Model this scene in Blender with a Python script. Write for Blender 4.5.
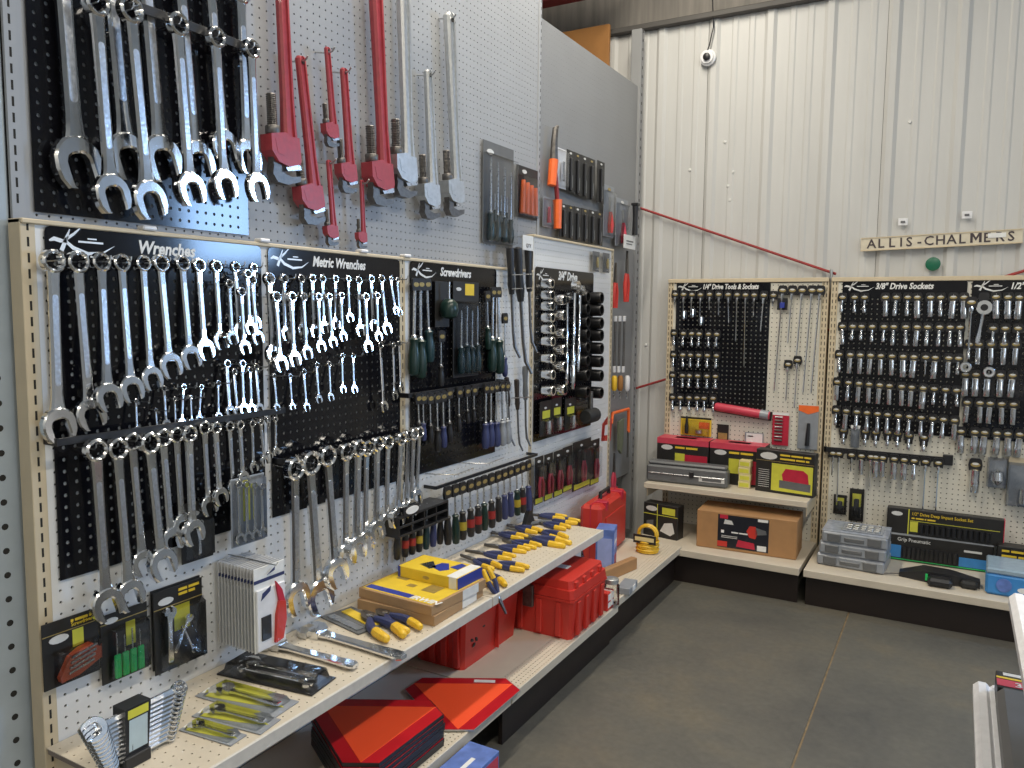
import bpy, bmesh, math, random
from mathutils import Matrix, Vector
random.seed(7)
sc = bpy.context.scene
for o in list(bpy.data.objects): bpy.data.objects.remove(o)
COL = sc.collection
# ------------------------------------------------------------------ camera
CAM = Vector((1.6156, -.8783, 1.4151)); FPX = 782.16
def _axes(yaw, pitch, roll):
    y, p, r = map(math.radians, (yaw, pitch, roll))
    fw = Vector((-math.sin(y)*math.cos(p), math.cos(y)*math.cos(p), -math.sin(p)))
    rt = Vector((math.cos(y), math.sin(y), 0)); up = rt.cross(fw)
    return rt*math.cos(r)+up*math.sin(r), up*math.cos(r)-rt*math.sin(r), fw
RT, UP, FW = _axes(29.5488, 5.3979, .5761)
cd = bpy.data.cameras.new('camera'); cam = bpy.data.objects.new('camera', cd); COL.objects.link(cam)
cd.sensor_width = 36; cd.lens = FPX/1024*36; cd.clip_start = .02
m = Matrix((RT, UP, -FW)).transposed().to_4x4(); m.translation = CAM
cam.matrix_world = m; sc.camera = cam
def on(px, py, ax, val):
    d = FW + RT*((px-512)/FPX) + UP*((384-py)/FPX)
    return CAM + d*((val-CAM[ax])/d[ax])
# ------------------------------------------------------------------ world, lights, exposure
w = bpy.data.worlds.new('world'); sc.world = w; w.use_nodes = True
w.node_tree.nodes['Background'].inputs[0].default_value = (.62, .74, .95, 1)
w.node_tree.nodes['Background'].inputs[1].default_value = 1.0
sc.view_settings.view_transform = 'Standard'; sc.view_settings.look = 'None'
sc.view_settings.exposure = -.05; sc.view_settings.gamma = 1; sc.view_settings.use_curve_mapping = False
def area(name, loc, target, sx, sy, power, col):
    l = bpy.data.lights.new(name, 'AREA'); l.shape = 'RECTANGLE'; l.size = sx; l.size_y = sy; l.energy = power; l.color = col
    o = bpy.data.objects.new(name, l); COL.objects.link(o); o.location = loc
    o.rotation_euler = (Vector(target)-Vector(loc)).to_track_quat('-Z', 'Y').to_euler()
    return o
# fluorescent tubes under the ceiling (one above the left aisle, two over the room)
area('tube_light', (.30, 1.85, 3.66), (.30, 1.85, 0), .14, 2.4, 66, (1, .92, .78))
area('tube_light', (2.4, .6, 3.72), (2.4, .6, 0), .14, 2.4, 60, (1, .92, .78))
area('tube_light', (2.4, -2.6, 3.72), (2.4, -2.6, 0), .14, 2.4, 60, (1, .92, .78))
# daylight in the back window, then an added daylight fill along the right wall
area('window_and_fill_daylight', (3.60, 3.60, 2.13), (3.60, 0, 2.13), .95, .72, 85, (.36, .60, 1))
area('window_and_fill_daylight', (5.93, -.6, 1.7), (0, -.6, 1.7), 2.6, 1.6, 48, (.72, .85, 1))
# ------------------------------------------------------------------ helpers
ORD = ['zeroth','first','second','third','fourth','fifth','sixth','seventh','eighth','ninth','tenth','eleventh','twelfth','thirteenth','fourteenth','fifteenth','sixteenth','seventeenth','eighteenth','nineteenth','twentieth']
MATS = {}
def mat(name, col, rough=.5, metal=0, var=.06, scale=40, bump=0, coat=0, spec=None, stretch=None):
    if name in MATS: return MATS[name]
    m = bpy.data.materials.new(name); m.use_nodes = True; nt = m.node_tree; n = nt.nodes; b = n['Principled BSDF']
    tc = n.new('ShaderNodeTexCoord'); nz = n.new('ShaderNodeTexNoise'); nz.inputs['Scale'].default_value = scale; nz.inputs['Detail'].default_value = 4
    src = tc.outputs['Object']
    if stretch:
        mp = n.new('ShaderNodeMapping'); mp.inputs['Scale'].default_value = stretch; nt.links.new(src, mp.inputs[0]); src = mp.outputs[0]
    nt.links.new(src, nz.inputs['Vector'])
    r = n.new('ShaderNodeValToRGB'); c = Vector(col)
    lo = [max(0, x*(1-var)) for x in col]; hi = [min(1, x*(1+var)) for x in col]
    r.color_ramp.elements[0].position = .3; r.color_ramp.elements[1].position = .7
    r.color_ramp.elements[0].color = (*lo, 1); r.color_ramp.elements[1].color = (*hi, 1)
    nt.links.new(nz.outputs[0], r.inputs[0]); nt.links.new(r.outputs[0], b.inputs['Base Color'])
    mr = n.new('ShaderNodeMapRange'); mr.inputs['To Min'].default_value = max(.02, rough*.8); mr.inputs['To Max'].default_value = min(1, rough*1.2)
    nt.links.new(nz.outputs[0], mr.inputs[0]); nt.links.new(mr.outputs[0], b.inputs['Roughness'])
    b.inputs['Metallic'].default_value = metal; b.inputs['Coat Weight'].default_value = coat
    if spec is not None: b.inputs['Specular IOR Level'].default_value = spec
    if bump:
        bp = n.new('ShaderNodeBump'); bp.inputs['Strength'].default_value = bump; bp.inputs['Distance'].default_value = .002
        nt.links.new(nz.outputs[0], bp.inputs['Height']); nt.links.new(bp.outputs[0], b.inputs['Normal'])
    MATS[name] = m; return m
def clear_mat():
    m = bpy.data.materials.new('clear_plastic'); m.use_nodes = True; nt = m.node_tree; n = nt.nodes; n.remove(n['Principled BSDF'])
    t = n.new('ShaderNodeBsdfTransparent'); g = n.new('ShaderNodeBsdfGlossy'); mx = n.new('ShaderNodeMixShader'); lw = n.new('ShaderNodeLayerWeight')
    t.inputs[0].default_value = (.93, .94, .95, 1); g.inputs['Roughness'].default_value = .12; lw.inputs['Blend'].default_value = .22
    tc = n.new('ShaderNodeTexCoord'); nz = n.new('ShaderNodeTexNoise'); nz.inputs['Scale'].default_value = 30
    bp = n.new('ShaderNodeBump'); bp.inputs['Strength'].default_value = .5; bp.inputs['Distance'].default_value = .004
    nt.links.new(tc.outputs['Object'], nz.inputs['Vector']); nt.links.new(nz.outputs[0], bp.inputs['Height']); nt.links.new(bp.outputs[0], g.inputs['Normal'])
    ad = n.new('ShaderNodeMath'); ad.operation = 'ADD'; ad.inputs[1].default_value = .06; nt.links.new(lw.outputs['Fresnel'], ad.inputs[0])
    nt.links.new(ad.outputs[0], mx.inputs[0]); nt.links.new(t.outputs[0], mx.inputs[1]); nt.links.new(g.outputs[0], mx.inputs[2])
    nt.links.new(mx.outputs[0], n['Material Output'].inputs[0]); return m
CHROME = mat('chrome', (.78, .79, .80), .13, 1, .03, 25)
CHROME2 = mat('chrome_panel', (.62, .63, .65), .3, 1, .12, 60, .3)
STEEL = mat('forged_steel', (.16, .15, .14), .42, .8, .2, 60, .2)
BRIGHT = mat('bright_steel', (.55, .56, .57), .28, 1, .08, 40)
REDP = mat('red_paint', (.36, .04, .05), .38, 0, .12, 30, coat=.2)
ALU = mat('cast_aluminium', (.52, .53, .53), .38, .75, .1, 50, .15)
CREAM = mat('cream_paint', (.62, .52, .36), .5, 0, .04, 12)
WPEG = mat('white_board', (.74, .74, .73), .55, 0, .03, 6)
GPEG = mat('grey_board', (.36, .37, .385), .5, 0, .03, 5)
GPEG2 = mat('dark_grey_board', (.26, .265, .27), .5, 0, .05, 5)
BLUEG = mat('blue_grey_steel', (.40, .45, .48), .45, .1, .06, 14)
BACKING = mat('dark_backing', (.03, .025, .02), .9)
BLACKG = mat('black_gloss_sheet', (.006, .006, .008), .11, 0, .1, 8, spec=.38)
BLACKP = mat('black_plastic', (.016, .016, .018), .38, 0, .15, 40)
BLACKM = mat('black_card', (.018, .017, .016), .45, 0, .15, 30)
RUBBER = mat('black_rubber', (.02, .02, .02), .7)
KICK = mat('brown_kick_paint', (.016, .010, .008), .45, 0, .12, 10)
DECK = mat('tan_deck_paint', (.62, .55, .44), .5, 0, .05, 9)
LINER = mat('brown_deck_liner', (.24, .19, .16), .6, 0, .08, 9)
WHITEP = mat('white_paper', (.80, .80, .78), .6)
WHITEPL = mat('white_plastic', (.78, .78, .80), .4)
YEL = mat('yellow_plastic', (.80, .50, .03), .4, 0, .08, 30)
YELP = mat('yellow_print', (.78, .55, .04), .5, 0, .06, 30)
LIME = mat('yellow_green_print', (.62, .60, .06), .5)
NAVY = mat('navy_plastic', (.035, .045, .13), .45)
BLUE = mat('blue_print', (.03, .05, .32), .45)
LBLUE = mat('light_blue_card', (.12, .20, .52), .45, 0, .25, 25)
SKYB = mat('sky_blue_card', (.05, .25, .60), .45)
ORANGE = mat('orange_plastic', (.90, .16, .03), .4)
ORSHEET = mat('orange_fluorescent_sheet', (1.0, .10, .03), .42, 0, .03, 8)
ORSTRIP = mat('orange_pale_sheet', (.98, .21, .035), .42, 0, .03, 8)
DKRED = mat('red_reflective_sheet', (.50, .012, .02), .3, 0, .05, 8)
RED = mat('red_plastic', (.58, .040, .028), .38, 0, .05, 15)
REDC = mat('red_card', (.50, .02, .05), .45, 0, .1, 20)
PINK = mat('pink_red_plastic', (.62, .06, .10), .4)
GREEN = mat('green_plastic', (.03, .60, .15), .35)
DGREEN = mat('dark_green_plastic', (.008, .028, .023), .3, 0, .2, 40)
TEAL = mat('dark_teal_plastic', (.011, .038, .046), .3, 0, .2, 40)
CARTON = mat('corrugated_cardboard', (.40, .215, .09), .75, 0, .07, 18)
CARTON2 = mat('brown_cardboard', (.42, .26, .13), .75, 0, .07, 18)
WOOD = mat('plywood', (.33, .15, .04), .7, 0, .12, 6, stretch=(1, 8, 1))
GREYPL = mat('grey_plastic', (.13, .135, .14), .4, 0, .08, 20)
LGREY = mat('light_grey_plastic', (.28, .30, .33), .3, 0, .1, 25)
GOLD = mat('brass_print', (.42, .32, .12), .35, .4, .15, 60)
SILV = mat('silver_print', (.75, .75, .73), .35, .2)
CLEAR = clear_mat()
SIGNP = mat('sign_cream', (.66, .60, .47), .6, 0, .10, 20)
SIGNL = mat('sign_lettering', (.06, .045, .05), .6)
DISC = mat('green_disc', (.01, .13, .07), .4)
RODRED = mat('red_oxide_rod', (.30, .03, .03), .5, 0, .15, 30)
BEAM = mat('red_oxide_beam', (.22, .035, .045), .6)
UPPERW = mat('bare_shaded_upper_wall', (.20, .185, .165), .8, 0, .2, 5, stretch=(6, 1, .5))  # bare wall's own brown grey, with shade under the roof put into the colour
SIDING = mat('white_siding', (.55, .55, .535), .45, 0, .04, 4, stretch=(3, 1, .4))
PLASTER = mat('painted_wall', (.55, .54, .51), .8)
def concrete():
    m = mat('concrete', (.155, .145, .118), .38, 0, .0, 3); nt = m.node_tree; n = nt.nodes; b = n['Principled BSDF']
    tc = n.new('ShaderNodeTexCoord')
    a = n.new('ShaderNodeTexNoise'); a.inputs['Scale'].default_value = 1.8; a.inputs['Detail'].default_value = 8; a.inputs['Roughness'].default_value = .65
    c = n.new('ShaderNodeTexNoise'); c.inputs['Scale'].default_value = 40; c.inputs['Detail'].default_value = 5
    for q in (a, c): nt.links.new(tc.outputs['Object'], q.inputs['Vector'])
    r = n.new('ShaderNodeValToRGB'); e = r.color_ramp.elements
    e[0].position = .3; e[0].color = (.085, .083, .076, 1); e[1].position = .72; e[1].color = (.165, .142, .100, 1)
    k = e.new(.52); k.color = (.124, .117, .097, 1)
    nt.links.new(a.outputs[0], r.inputs[0])
    mx = n.new('ShaderNodeMixRGB'); mx.blend_type = 'OVERLAY'; mx.inputs[0].default_value = .25
    nt.links.new(r.outputs[0], mx.inputs[1]); nt.links.new(c.outputs[0], mx.inputs[2]); nt.links.new(mx.outputs[0], b.inputs['Base Color'])
    bp = n.new('ShaderNodeBump'); bp.inputs['Strength'].default_value = .15; bp.inputs['Distance'].default_value = .004
    nt.links.new(c.outputs[0], bp.inputs['Height']); nt.links.new(bp.outputs[0], b.inputs['Normal'])
    mr = n.new('ShaderNodeMapRange'); mr.inputs['To Min'].default_value = .3; mr.inputs['To Max'].default_value = .55
    nt.links.new(a.outputs[0], mr.inputs[0]); nt.links.new(mr.outputs[0], b.inputs['Roughness'])
    return m
CONC = concrete()

class MB:
    def __init__(s): s.v = []; s.f = []
    def add(s, v, f):
        o = len(s.v); s.v += [tuple(p) for p in v]; s.f += [tuple(i+o for i in q) for q in f]; return s
    def box(s, x0, x1, y0, y1, z0, z1, b=0):
        c = ((x0+x1)/2, (y0+y1)/2, (z0+z1)/2); h = (abs(x1-x0)/2, abs(y1-y0)/2, abs(z1-z0)/2)
        if b <= 0:
            v = [(c[0]+i*h[0], c[1]+j*h[1], c[2]+k*h[2]) for i in (-1, 1) for j in (-1, 1) for k in (-1, 1)]
            return s.add(v, [(0,1,3,2), (4,6,7,5), (0,4,5,1), (2,3,7,6), (0,2,6,4), (1,5,7,3)])
        b = min(b, .49*2*min(h)); idx = {}; v = []; f = []
        S = [(i, j, k) for i in (-1, 1) for j in (-1, 1) for k in (-1, 1)]
        for sg in S:
            for a in range(3):
                idx[sg, a] = len(v); v.append(tuple(c[q]+sg[q]*(h[q]-(0 if q == a else b)) for q in range(3)))
        def mk(a, sa, bb, sb, cc, s3):
            t = [0]*3; t[a] = sa; t[bb] = sb; t[cc] = s3; return tuple(t)
        for a in range(3):
            bb, cc = (a+1) % 3, (a+2) % 3
            for sa in (-1, 1):
                f.append([idx[mk(a, sa, bb, p, cc, q), a] for p, q in ((-1,-1), (1,-1), (1,1), (-1,1))])
            for sa in (-1, 1):
                for sb in (-1, 1):
                    f.append([idx[mk(a, sa, bb, sb, cc, -1), a], idx[mk(a, sa, bb, sb, cc, 1), a], idx[mk(a, sa, bb, sb, cc, 1), bb], idx[mk(a, sa, bb, sb, cc, -1), bb]])
        for sg in S: f.append([idx[sg, 0], idx[sg, 1], idx[sg, 2]])
        return s.add(v, f)
    def loft(s, loops, cap=True, closed=False):
        n = len(loops[0]); v = [p for l in loops for p in l]; f = []; L = len(loops)
        for i in range(L if closed else L-1):
            for k in range(n):
                f.append((i*n+k, i*n+(k+1) % n, ((i+1) % L)*n+(k+1) % n, ((i+1) % L)*n+k))
        if cap and not closed: f += [tuple(range(n))[::-1], tuple((L-1)*n+k for k in range(n))]
        return s.add(v, f)
    def tube(s, pts, r, seg=6, cap=True):
        pts = [Vector(p) for p in pts]; loops = []; N = len(pts)
        ref = None
        for i, p in enumerate(pts):
            t = (pts[min(i+1, N-1)]-pts[max(i-1, 0)]).normalized()
            if ref is None: ref = t.orthogonal().normalized()
            a = (ref-t*ref.dot(t)).normalized(); ref = a; b = t.cross(a)
            rr = r[i] if isinstance(r, (list, tuple)) else r
            loops.append([p+(a*math.cos(q)+b*math.sin(q))*rr for q in [2*math.pi*k/seg for k in range(seg)]])
        return s.loft(loops, cap)
    def cyl(s, p0, p1, r0, r1=None, seg=12): return s.tube([p0, p1], [r0, r0 if r1 is None else r1], seg)
    def lathe(s, prof, seg=14, axis='z', o=(0,0,0), cap=True):
        loops = []
        for r, h in prof:
            l = []
            for k in range(seg):
                a = 2*math.pi*k/seg; c, d = r*math.cos(a), r*math.sin(a)
                p = {'z': (c, d, h), 'y': (c, h, d), 'x': (h, c, d)}[axis]
                l.append((p[0]+o[0], p[1]+o[1], p[2]+o[2]))
            loops.append(l)
        return s.loft(loops, cap)
    def prism(s, poly, y0, y1):
        n = len(poly); v = [(x, y0, z) for x, z in poly]+[(x, y1, z) for x, z in poly]
        return s.add(v, [tuple(range(n)), tuple(range(2*n-1, n-1, -1))]+[(k, (k+1) % n, n+(k+1) % n, n+k) for k in range(n)])
    def strip(s, outer, inner, t, c, closed=False):
        """solid between two matching outlines in XZ, half thickness t, edge chamfer c"""
        n = len(outer); loops = []
        for k in range(n):
            (a, b), (p, q) = outer[k], inner[k]; L = math.hypot(p-a, q-b) or 1; e = min(.45, c/L)
            A = (a+(p-a)*e, b+(q-b)*e); P = (p+(a-p)*e, q+(b-q)*e)
            loops.append([(a, -t+c, b), (A[0], -t, A[1]), (P[0], -t, P[1]), (p, -t+c, q), (p, t-c, q), (P[0], t, P[1]), (A[0], t, A[1]), (a, t-c, b)])
        return s.loft(loops, True, closed)
    def mesh(s, name, m=None, smooth=35):
        me = bpy.data.meshes.new(name); me.from_pydata(s.v, [], s.f)
        bm = bmesh.new(); bm.from_mesh(me); bmesh.ops.recalc_face_normals(bm, faces=bm.faces); bm.to_mesh(me); bm.free()
        if m: me.materials.append(m)
        if smooth:
            me.polygons.foreach_set('use_smooth', [True]*len(me.polygons)); me.set_sharp_from_angle(angle=math.radians(smooth))
        me.update(); return me
def tag(o, label=None, cat=None, group=None, kind=None):
    if label: o['label'] = label
    if cat: o['category'] = cat
    if group: o['group'] = group
    if kind: o['kind'] = kind
    return o
def empty(name, loc=(0,0,0), rot=(0,0,0), s=1):
    o = bpy.data.objects.new(name, None); COL.objects.link(o); o.location = loc; o.rotation_euler = rot; o.scale = (s, s, s); o.empty_display_size = .02; return o
def thing(name, label, cat, loc=(0,0,0), rot=(0,0,0), group=None, s=1):
    return tag(empty(name, loc, rot, s), label, cat, group)
def part(me, name, parent=None, m=None, loc=(0,0,0), rot=(0,0,0), smooth=35, label=None):
    if isinstance(me, MB): me = me.mesh(name, m, smooth)
    o = bpy.data.objects.new(name, me); COL.objects.link(o); o.location = loc; o.rotation_euler = rot
    if parent: o.parent = parent
    if label: o['label'] = label
    return o
def setmat(o, m):
    o.material_slots[0].link = 'OBJECT'; o.material_slots[0].material = m
KINDS = {}
def kind(k, *parts): KINDS[k] = parts      # (part name, mesh, index of parent part or None, key for colour)
def spawn(k, name, label, cat, loc, rot=(0,0,0), group=None, s=1, cols={}):
    r = thing(name, label, cat, loc, rot, group, s); made = []
    for pn, me, pi, key in KINDS[k]:
        o = part(me, pn, r if pi is None else made[pi]); made.append(o)
        if key in cols: setmat(o, cols[key])
    return r
TXT = {}
def text_mesh(body, size, m, shear=0, bold=0, sx=1, align='LEFT', ext=.0004):
    key = (body, size, m.name, shear, bold, sx, align)
    if key in TXT: return TXT[key]
    c = bpy.data.curves.new('t', 'FONT'); c.body = body; c.size = size; c.shear = shear; c.offset = bold*size; c.resolution_u = 2; c.extrude = ext; c.align_x = align
    o = bpy.data.objects.new('t', c); COL.objects.link(o)
    me = bpy.data.meshes.new_from_object(o.evaluated_get(bpy.context.evaluated_depsgraph_get()))
    bpy.data.objects.remove(o); bpy.data.curves.remove(c)
    for v in me.vertices: v.co = (v.co.x*sx, -v.co.z, v.co.y)
    me.name = 'lettering'; me.materials.clear(); me.materials.append(m); TXT[key] = me; return me
def ellipse(cx, cz, a, b, n=14): return [(cx+a*math.cos(2*math.pi*k/n), cz+b*math.sin(2*math.pi*k/n)) for k in range(n)]
def pegsheet(name, w, h, m, parent, loc, rot=(0,0,0), p=.0254, r=.0033, d=.004, ph=(0, 0)):
    nx, nz = int(w/p), int(h/p); mx, mz = (w-nx*p)/2+ph[0], (h-nz*p)/2+ph[1]
    if ph[0] and mx+nx*p > w: nx -= 1
    if ph[1] and mz+nz*p > h: nz -= 1
    V = []; F = []; O = [(r*math.cos(math.radians(22.5+45*k)), r*math.sin(math.radians(22.5+45*k))) for k in range(8)]
    T = [(0,1,10,9), (1,11,10), (1,2,4,11), (2,5,4), (2,3,6,5), (3,7,6), (3,0,8,7), (0,9,8)]
    T += [(4+k, 4+(k+1) % 8, 12+(k+1) % 8, 12+k) for k in range(8)]
    for i in range(nx):
        for j in range(nz):
            x0, z0 = mx+i*p, mz+j*p; cx, cz = x0+p/2, z0+p/2; b = len(V)
            V += [(x0, 0, z0), (x0+p, 0, z0), (x0+p, 0, z0+p), (x0, 0, z0+p)]
            V += [(cx+a, 0, cz+c) for a, c in O]; V += [(cx+a, d, cz+c) for a, c in O]
            F += [tuple(q+b for q in t) for t in T]
    X, Z = mx+nx*p, mz+nz*p
    for a, c, e, g in ((0, w, 0, mz), (0, w, Z, h), (0, mx, mz, Z), (X, w, mz, Z)):
        if c-a > 1e-6 and g-e > 1e-6:
            b = len(V); V += [(a, 0, e), (c, 0, e), (c, 0, g), (a, 0, g)]; F.append((b, b+1, b+2, b+3))
    b = len(V); V += [(0,0,0), (w,0,0), (w,0,h), (0,0,h), (0,d,0), (w,d,0), (w,d,h), (0,d,h)]
    F += [(b, b+4, b+5, b+1), (b+1, b+5, b+6, b+2), (b+2, b+6, b+7, b+3), (b+3, b+7, b+4, b)]
    me = bpy.data.meshes.new(name); me.from_pydata(V, [], F); me.materials.append(m)
    return part(me, name, parent, loc=loc, rot=rot)
R90 = math.pi/2
# ------------------------------------------------------------------ structure
def struct(o, label=None): o['kind'] = 'structure'; return tag(o, label)
YW = 3.62; YB = 3.54      # metal wall, front of the back shelving
fl = struct(empty('floor'), 'grey brown polished concrete floor with a saw cut joint')
JX = 1.242
part(MB().box(-1.5, JX-.004, -4, YW+.3, -.1, 0), 'concrete_slab', fl, CONC)
part(MB().box(JX+.004, 6, -4, YW+.3, -.1, 0), 'concrete_slab', fl, CONC)
part(MB().box(JX-.004, JX+.004, -4, YW+.3, -.1, -.004), 'joint_filler', fl, mat('joint_filler', (.22, .16, .09), .8, 0, .25, 30))
# siding sheets of the back wall: 36 inch panels, major rib every foot
wb = struct(empty('wall_back'), 'off white ribbed metal siding wall')
def siding(x0, x1, z0, z1, nm='metal_panel', m=SIDING):
    prof = []; x = x0
    while x < x1-1e-6:
        prof += [(x, 0), (x+.018, -.013), (x+.048, -.013), (x+.066, 0), (x+.128, 0), (x+.136, -.004), (x+.158, -.004), (x+.166, 0), (x+.220, 0), (x+.228, -.004), (x+.250, -.004), (x+.258, 0)]
        x += .3048
    prof.append((x1, 0))
    mb = MB(); n = len(prof)
    v = [(a, YW+b+.0, z0) for a, b in prof]+[(a, YW+b, z1) for a, b in prof]
    mb.add(v, [(k, k+1, n+k+1, n+k) for k in range(n-1)])
    return part(mb, nm, wb, m, smooth=0)
XS = -.60
for k in range(4): siding(XS+k*.9144, XS+(k+1)*.9144-.002, 0, 3.04)
part(MB().box(2.9, 6, YW, YW+.1, 0, 1.75), 'wall_pier', wb, PLASTER)
part(MB().box(2.9, 6, YW, YW+.1, 2.5, 3.9), 'wall_pier', wb, PLASTER)
part(MB().box(4.1, 6, YW, YW+.1, 1.75, 2.5), 'wall_pier', wb, PLASTER)
part(MB().box(2.9, 3.1, YW, YW+.1, 1.75, 2.5), 'wall_pier', wb, PLASTER)
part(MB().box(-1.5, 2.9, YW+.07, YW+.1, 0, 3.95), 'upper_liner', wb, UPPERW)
part(MB().box(-1.5, 2.9, YW-.045, YW+.07, 3.04, 3.075, .006), 'girt_trim', wb, mat('dark_trim', (.07, .065, .06), .6))
scr = MB().lathe([(.0, -.006), (.006, -.006), (.009, -.001), (.009, .002)], 8, 'y').mesh('screw', SILV)
for px, py in ((646,345),(690,342),(728,335),(796,332),(856,329),(728,186),(733,172),(904,304),(916,300),(988,292),(910,122),(730,200),(725,442-300),(690,170)):
    p = on(px, py, 1, YW); k = part(scr, 'screw', wb, loc=(p.x, YW-.0015, p.z))
wl_ = struct(empty('wall_left'), 'grey perforated panel wall behind the tool shelving')
XG = -.05
part(MB().box(XG-.03, XG-.012, 0, 2.27, 1.3, 3.4), 'backing', wl_, BACKING)
gp = pegsheet('perforated_panel', 2.27-.04, 3.4-1.3, GPEG, wl_, (XG, .04, 1.3), (0, 0, R90), r=.0029)
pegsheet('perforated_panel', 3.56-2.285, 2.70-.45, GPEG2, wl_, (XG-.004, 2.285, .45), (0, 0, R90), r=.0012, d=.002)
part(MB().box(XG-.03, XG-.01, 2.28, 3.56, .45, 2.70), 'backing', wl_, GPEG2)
def slotted(name, parent, x0, x1, y0, y1, z0, z1, m, pitch=.0317, side='x', slot=(.0045, .019)):
    part(MB().box(x0, x1, y0, y1, z0, z1, .001), name, parent, m)
    return
SLOTM = mat('slot_dark', (.02, .018, .015), .9)
def slots(parent, x, yc, z0, z1, pitch=.0317, w=.0045, h=.019, face='x'):
    """upright slots as one joined part: thin dark recess plates"""
    mb = MB(); z = z0
    while z < z1:
        if face == 'x': mb.box(x-.001, x+.0003, yc-w/2, yc+w/2, z, z+h)
        else: mb.box(yc-w/2, yc+w/2, x-.0003, x+.001, z, z+h)
        z += pitch
    o = part(mb, 'slots', parent, SLOTM, smooth=0); o['kind'] = 'stuff'; return o
def holes(parent, x, yc, z0, z1, pitch, r, face='x'):
    mb = MB(); z = z0
    while z < z1:
        mb.lathe([(r, 0), (r, .0012)], 10, 'x', (x-.0009, yc, z)) if face == 'x' else mb.lathe([(r, 0), (r, .0012)], 10, 'y', (yc, x-.0003, z)); z += pitch
    o = part(mb, 'punched_holes', parent, SLOTM, smooth=0); o['kind'] = 'stuff'; return o
ru = struct(empty('trim_1'), 'blue grey perforated steel upright at the left edge')
part(MB().box(XG-.06, XG-.004, -.16, .012, 0, 3.4, .004), 'upright', ru, BLUEG)
holes(ru, XG-.004, -.028, .1, 3.3, .0508, .0068); holes(ru, XG-.004, -.068, .125, 3.3, .0508, .004)
part(MB().box(XG-.004, XG+.004, .013, .040, 1.3, 3.4), 'slotted_strip', ru, GPEG); slots(ru, XG+.004, .024, 1.62, 3.3)
part(MB().box(XG-.004, XG-.002, -.085, -.015, 1.70, 1.82, .001), 'splice_plate', ru, BLUEG)
ru2 = struct(empty('trim_2'), 'perforated grey upright where the panel wall meets the siding')
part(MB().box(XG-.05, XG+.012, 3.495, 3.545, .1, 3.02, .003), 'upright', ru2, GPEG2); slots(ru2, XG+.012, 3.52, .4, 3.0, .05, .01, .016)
ru3 = struct(empty('trim_3'), 'narrow grey slotted strip between light and dark panels')
part(MB().box(XG-.03, XG+.006, 2.262, 2.284, .4, 3.4, .001), 'upright', ru3, GPEG); slots(ru3, XG+.006, 2.278, 1.9, 3.3, .0317, .004, .014)
struct(part(MB().box(-1.5, 6, -4, YW+.3, 3.95, 4.05), 'ceiling', None, mat('ceiling_white', (.5, .5, .48), .9)), 'pale metal ceiling')
struct(part(MB().box(6, 6.1, -4, YW+.3, 0, 4), 'wall_right', None, PLASTER), 'painted wall on the right')
struct(part(MB().box(-1.6, 6.1, -4.1, -4, 0, 4), 'wall_front', None, PLASTER), 'painted wall behind the camera')
struct(part(MB().box(-1.6, -1.5, -4, YW+.3, 0, 4), 'wall_side', None, PLASTER), 'painted wall beyond the panel wall')
wn = struct(empty('window_1'), 'window in the siding wall')
for a in ((3.1, 3.13, 1.75, 2.5), (4.07, 4.1, 1.75, 2.5), (3.13, 4.07, 1.75, 1.78), (3.13, 4.07, 2.47, 2.5)): part(MB().box(a[0], a[1], YW-.03, YW+.05, a[2], a[3], .004), 'window_frame', wn, WHITEPL)
# red roof beam and the plywood sheet behind the panel wall
bm_ = struct(part(MB().box(-1.2, -.12, 3.30, 3.42, 3.20, 3.34, .01), 'trim_4', None, BEAM), 'dark red steel beam at the top of the picture')
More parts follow.
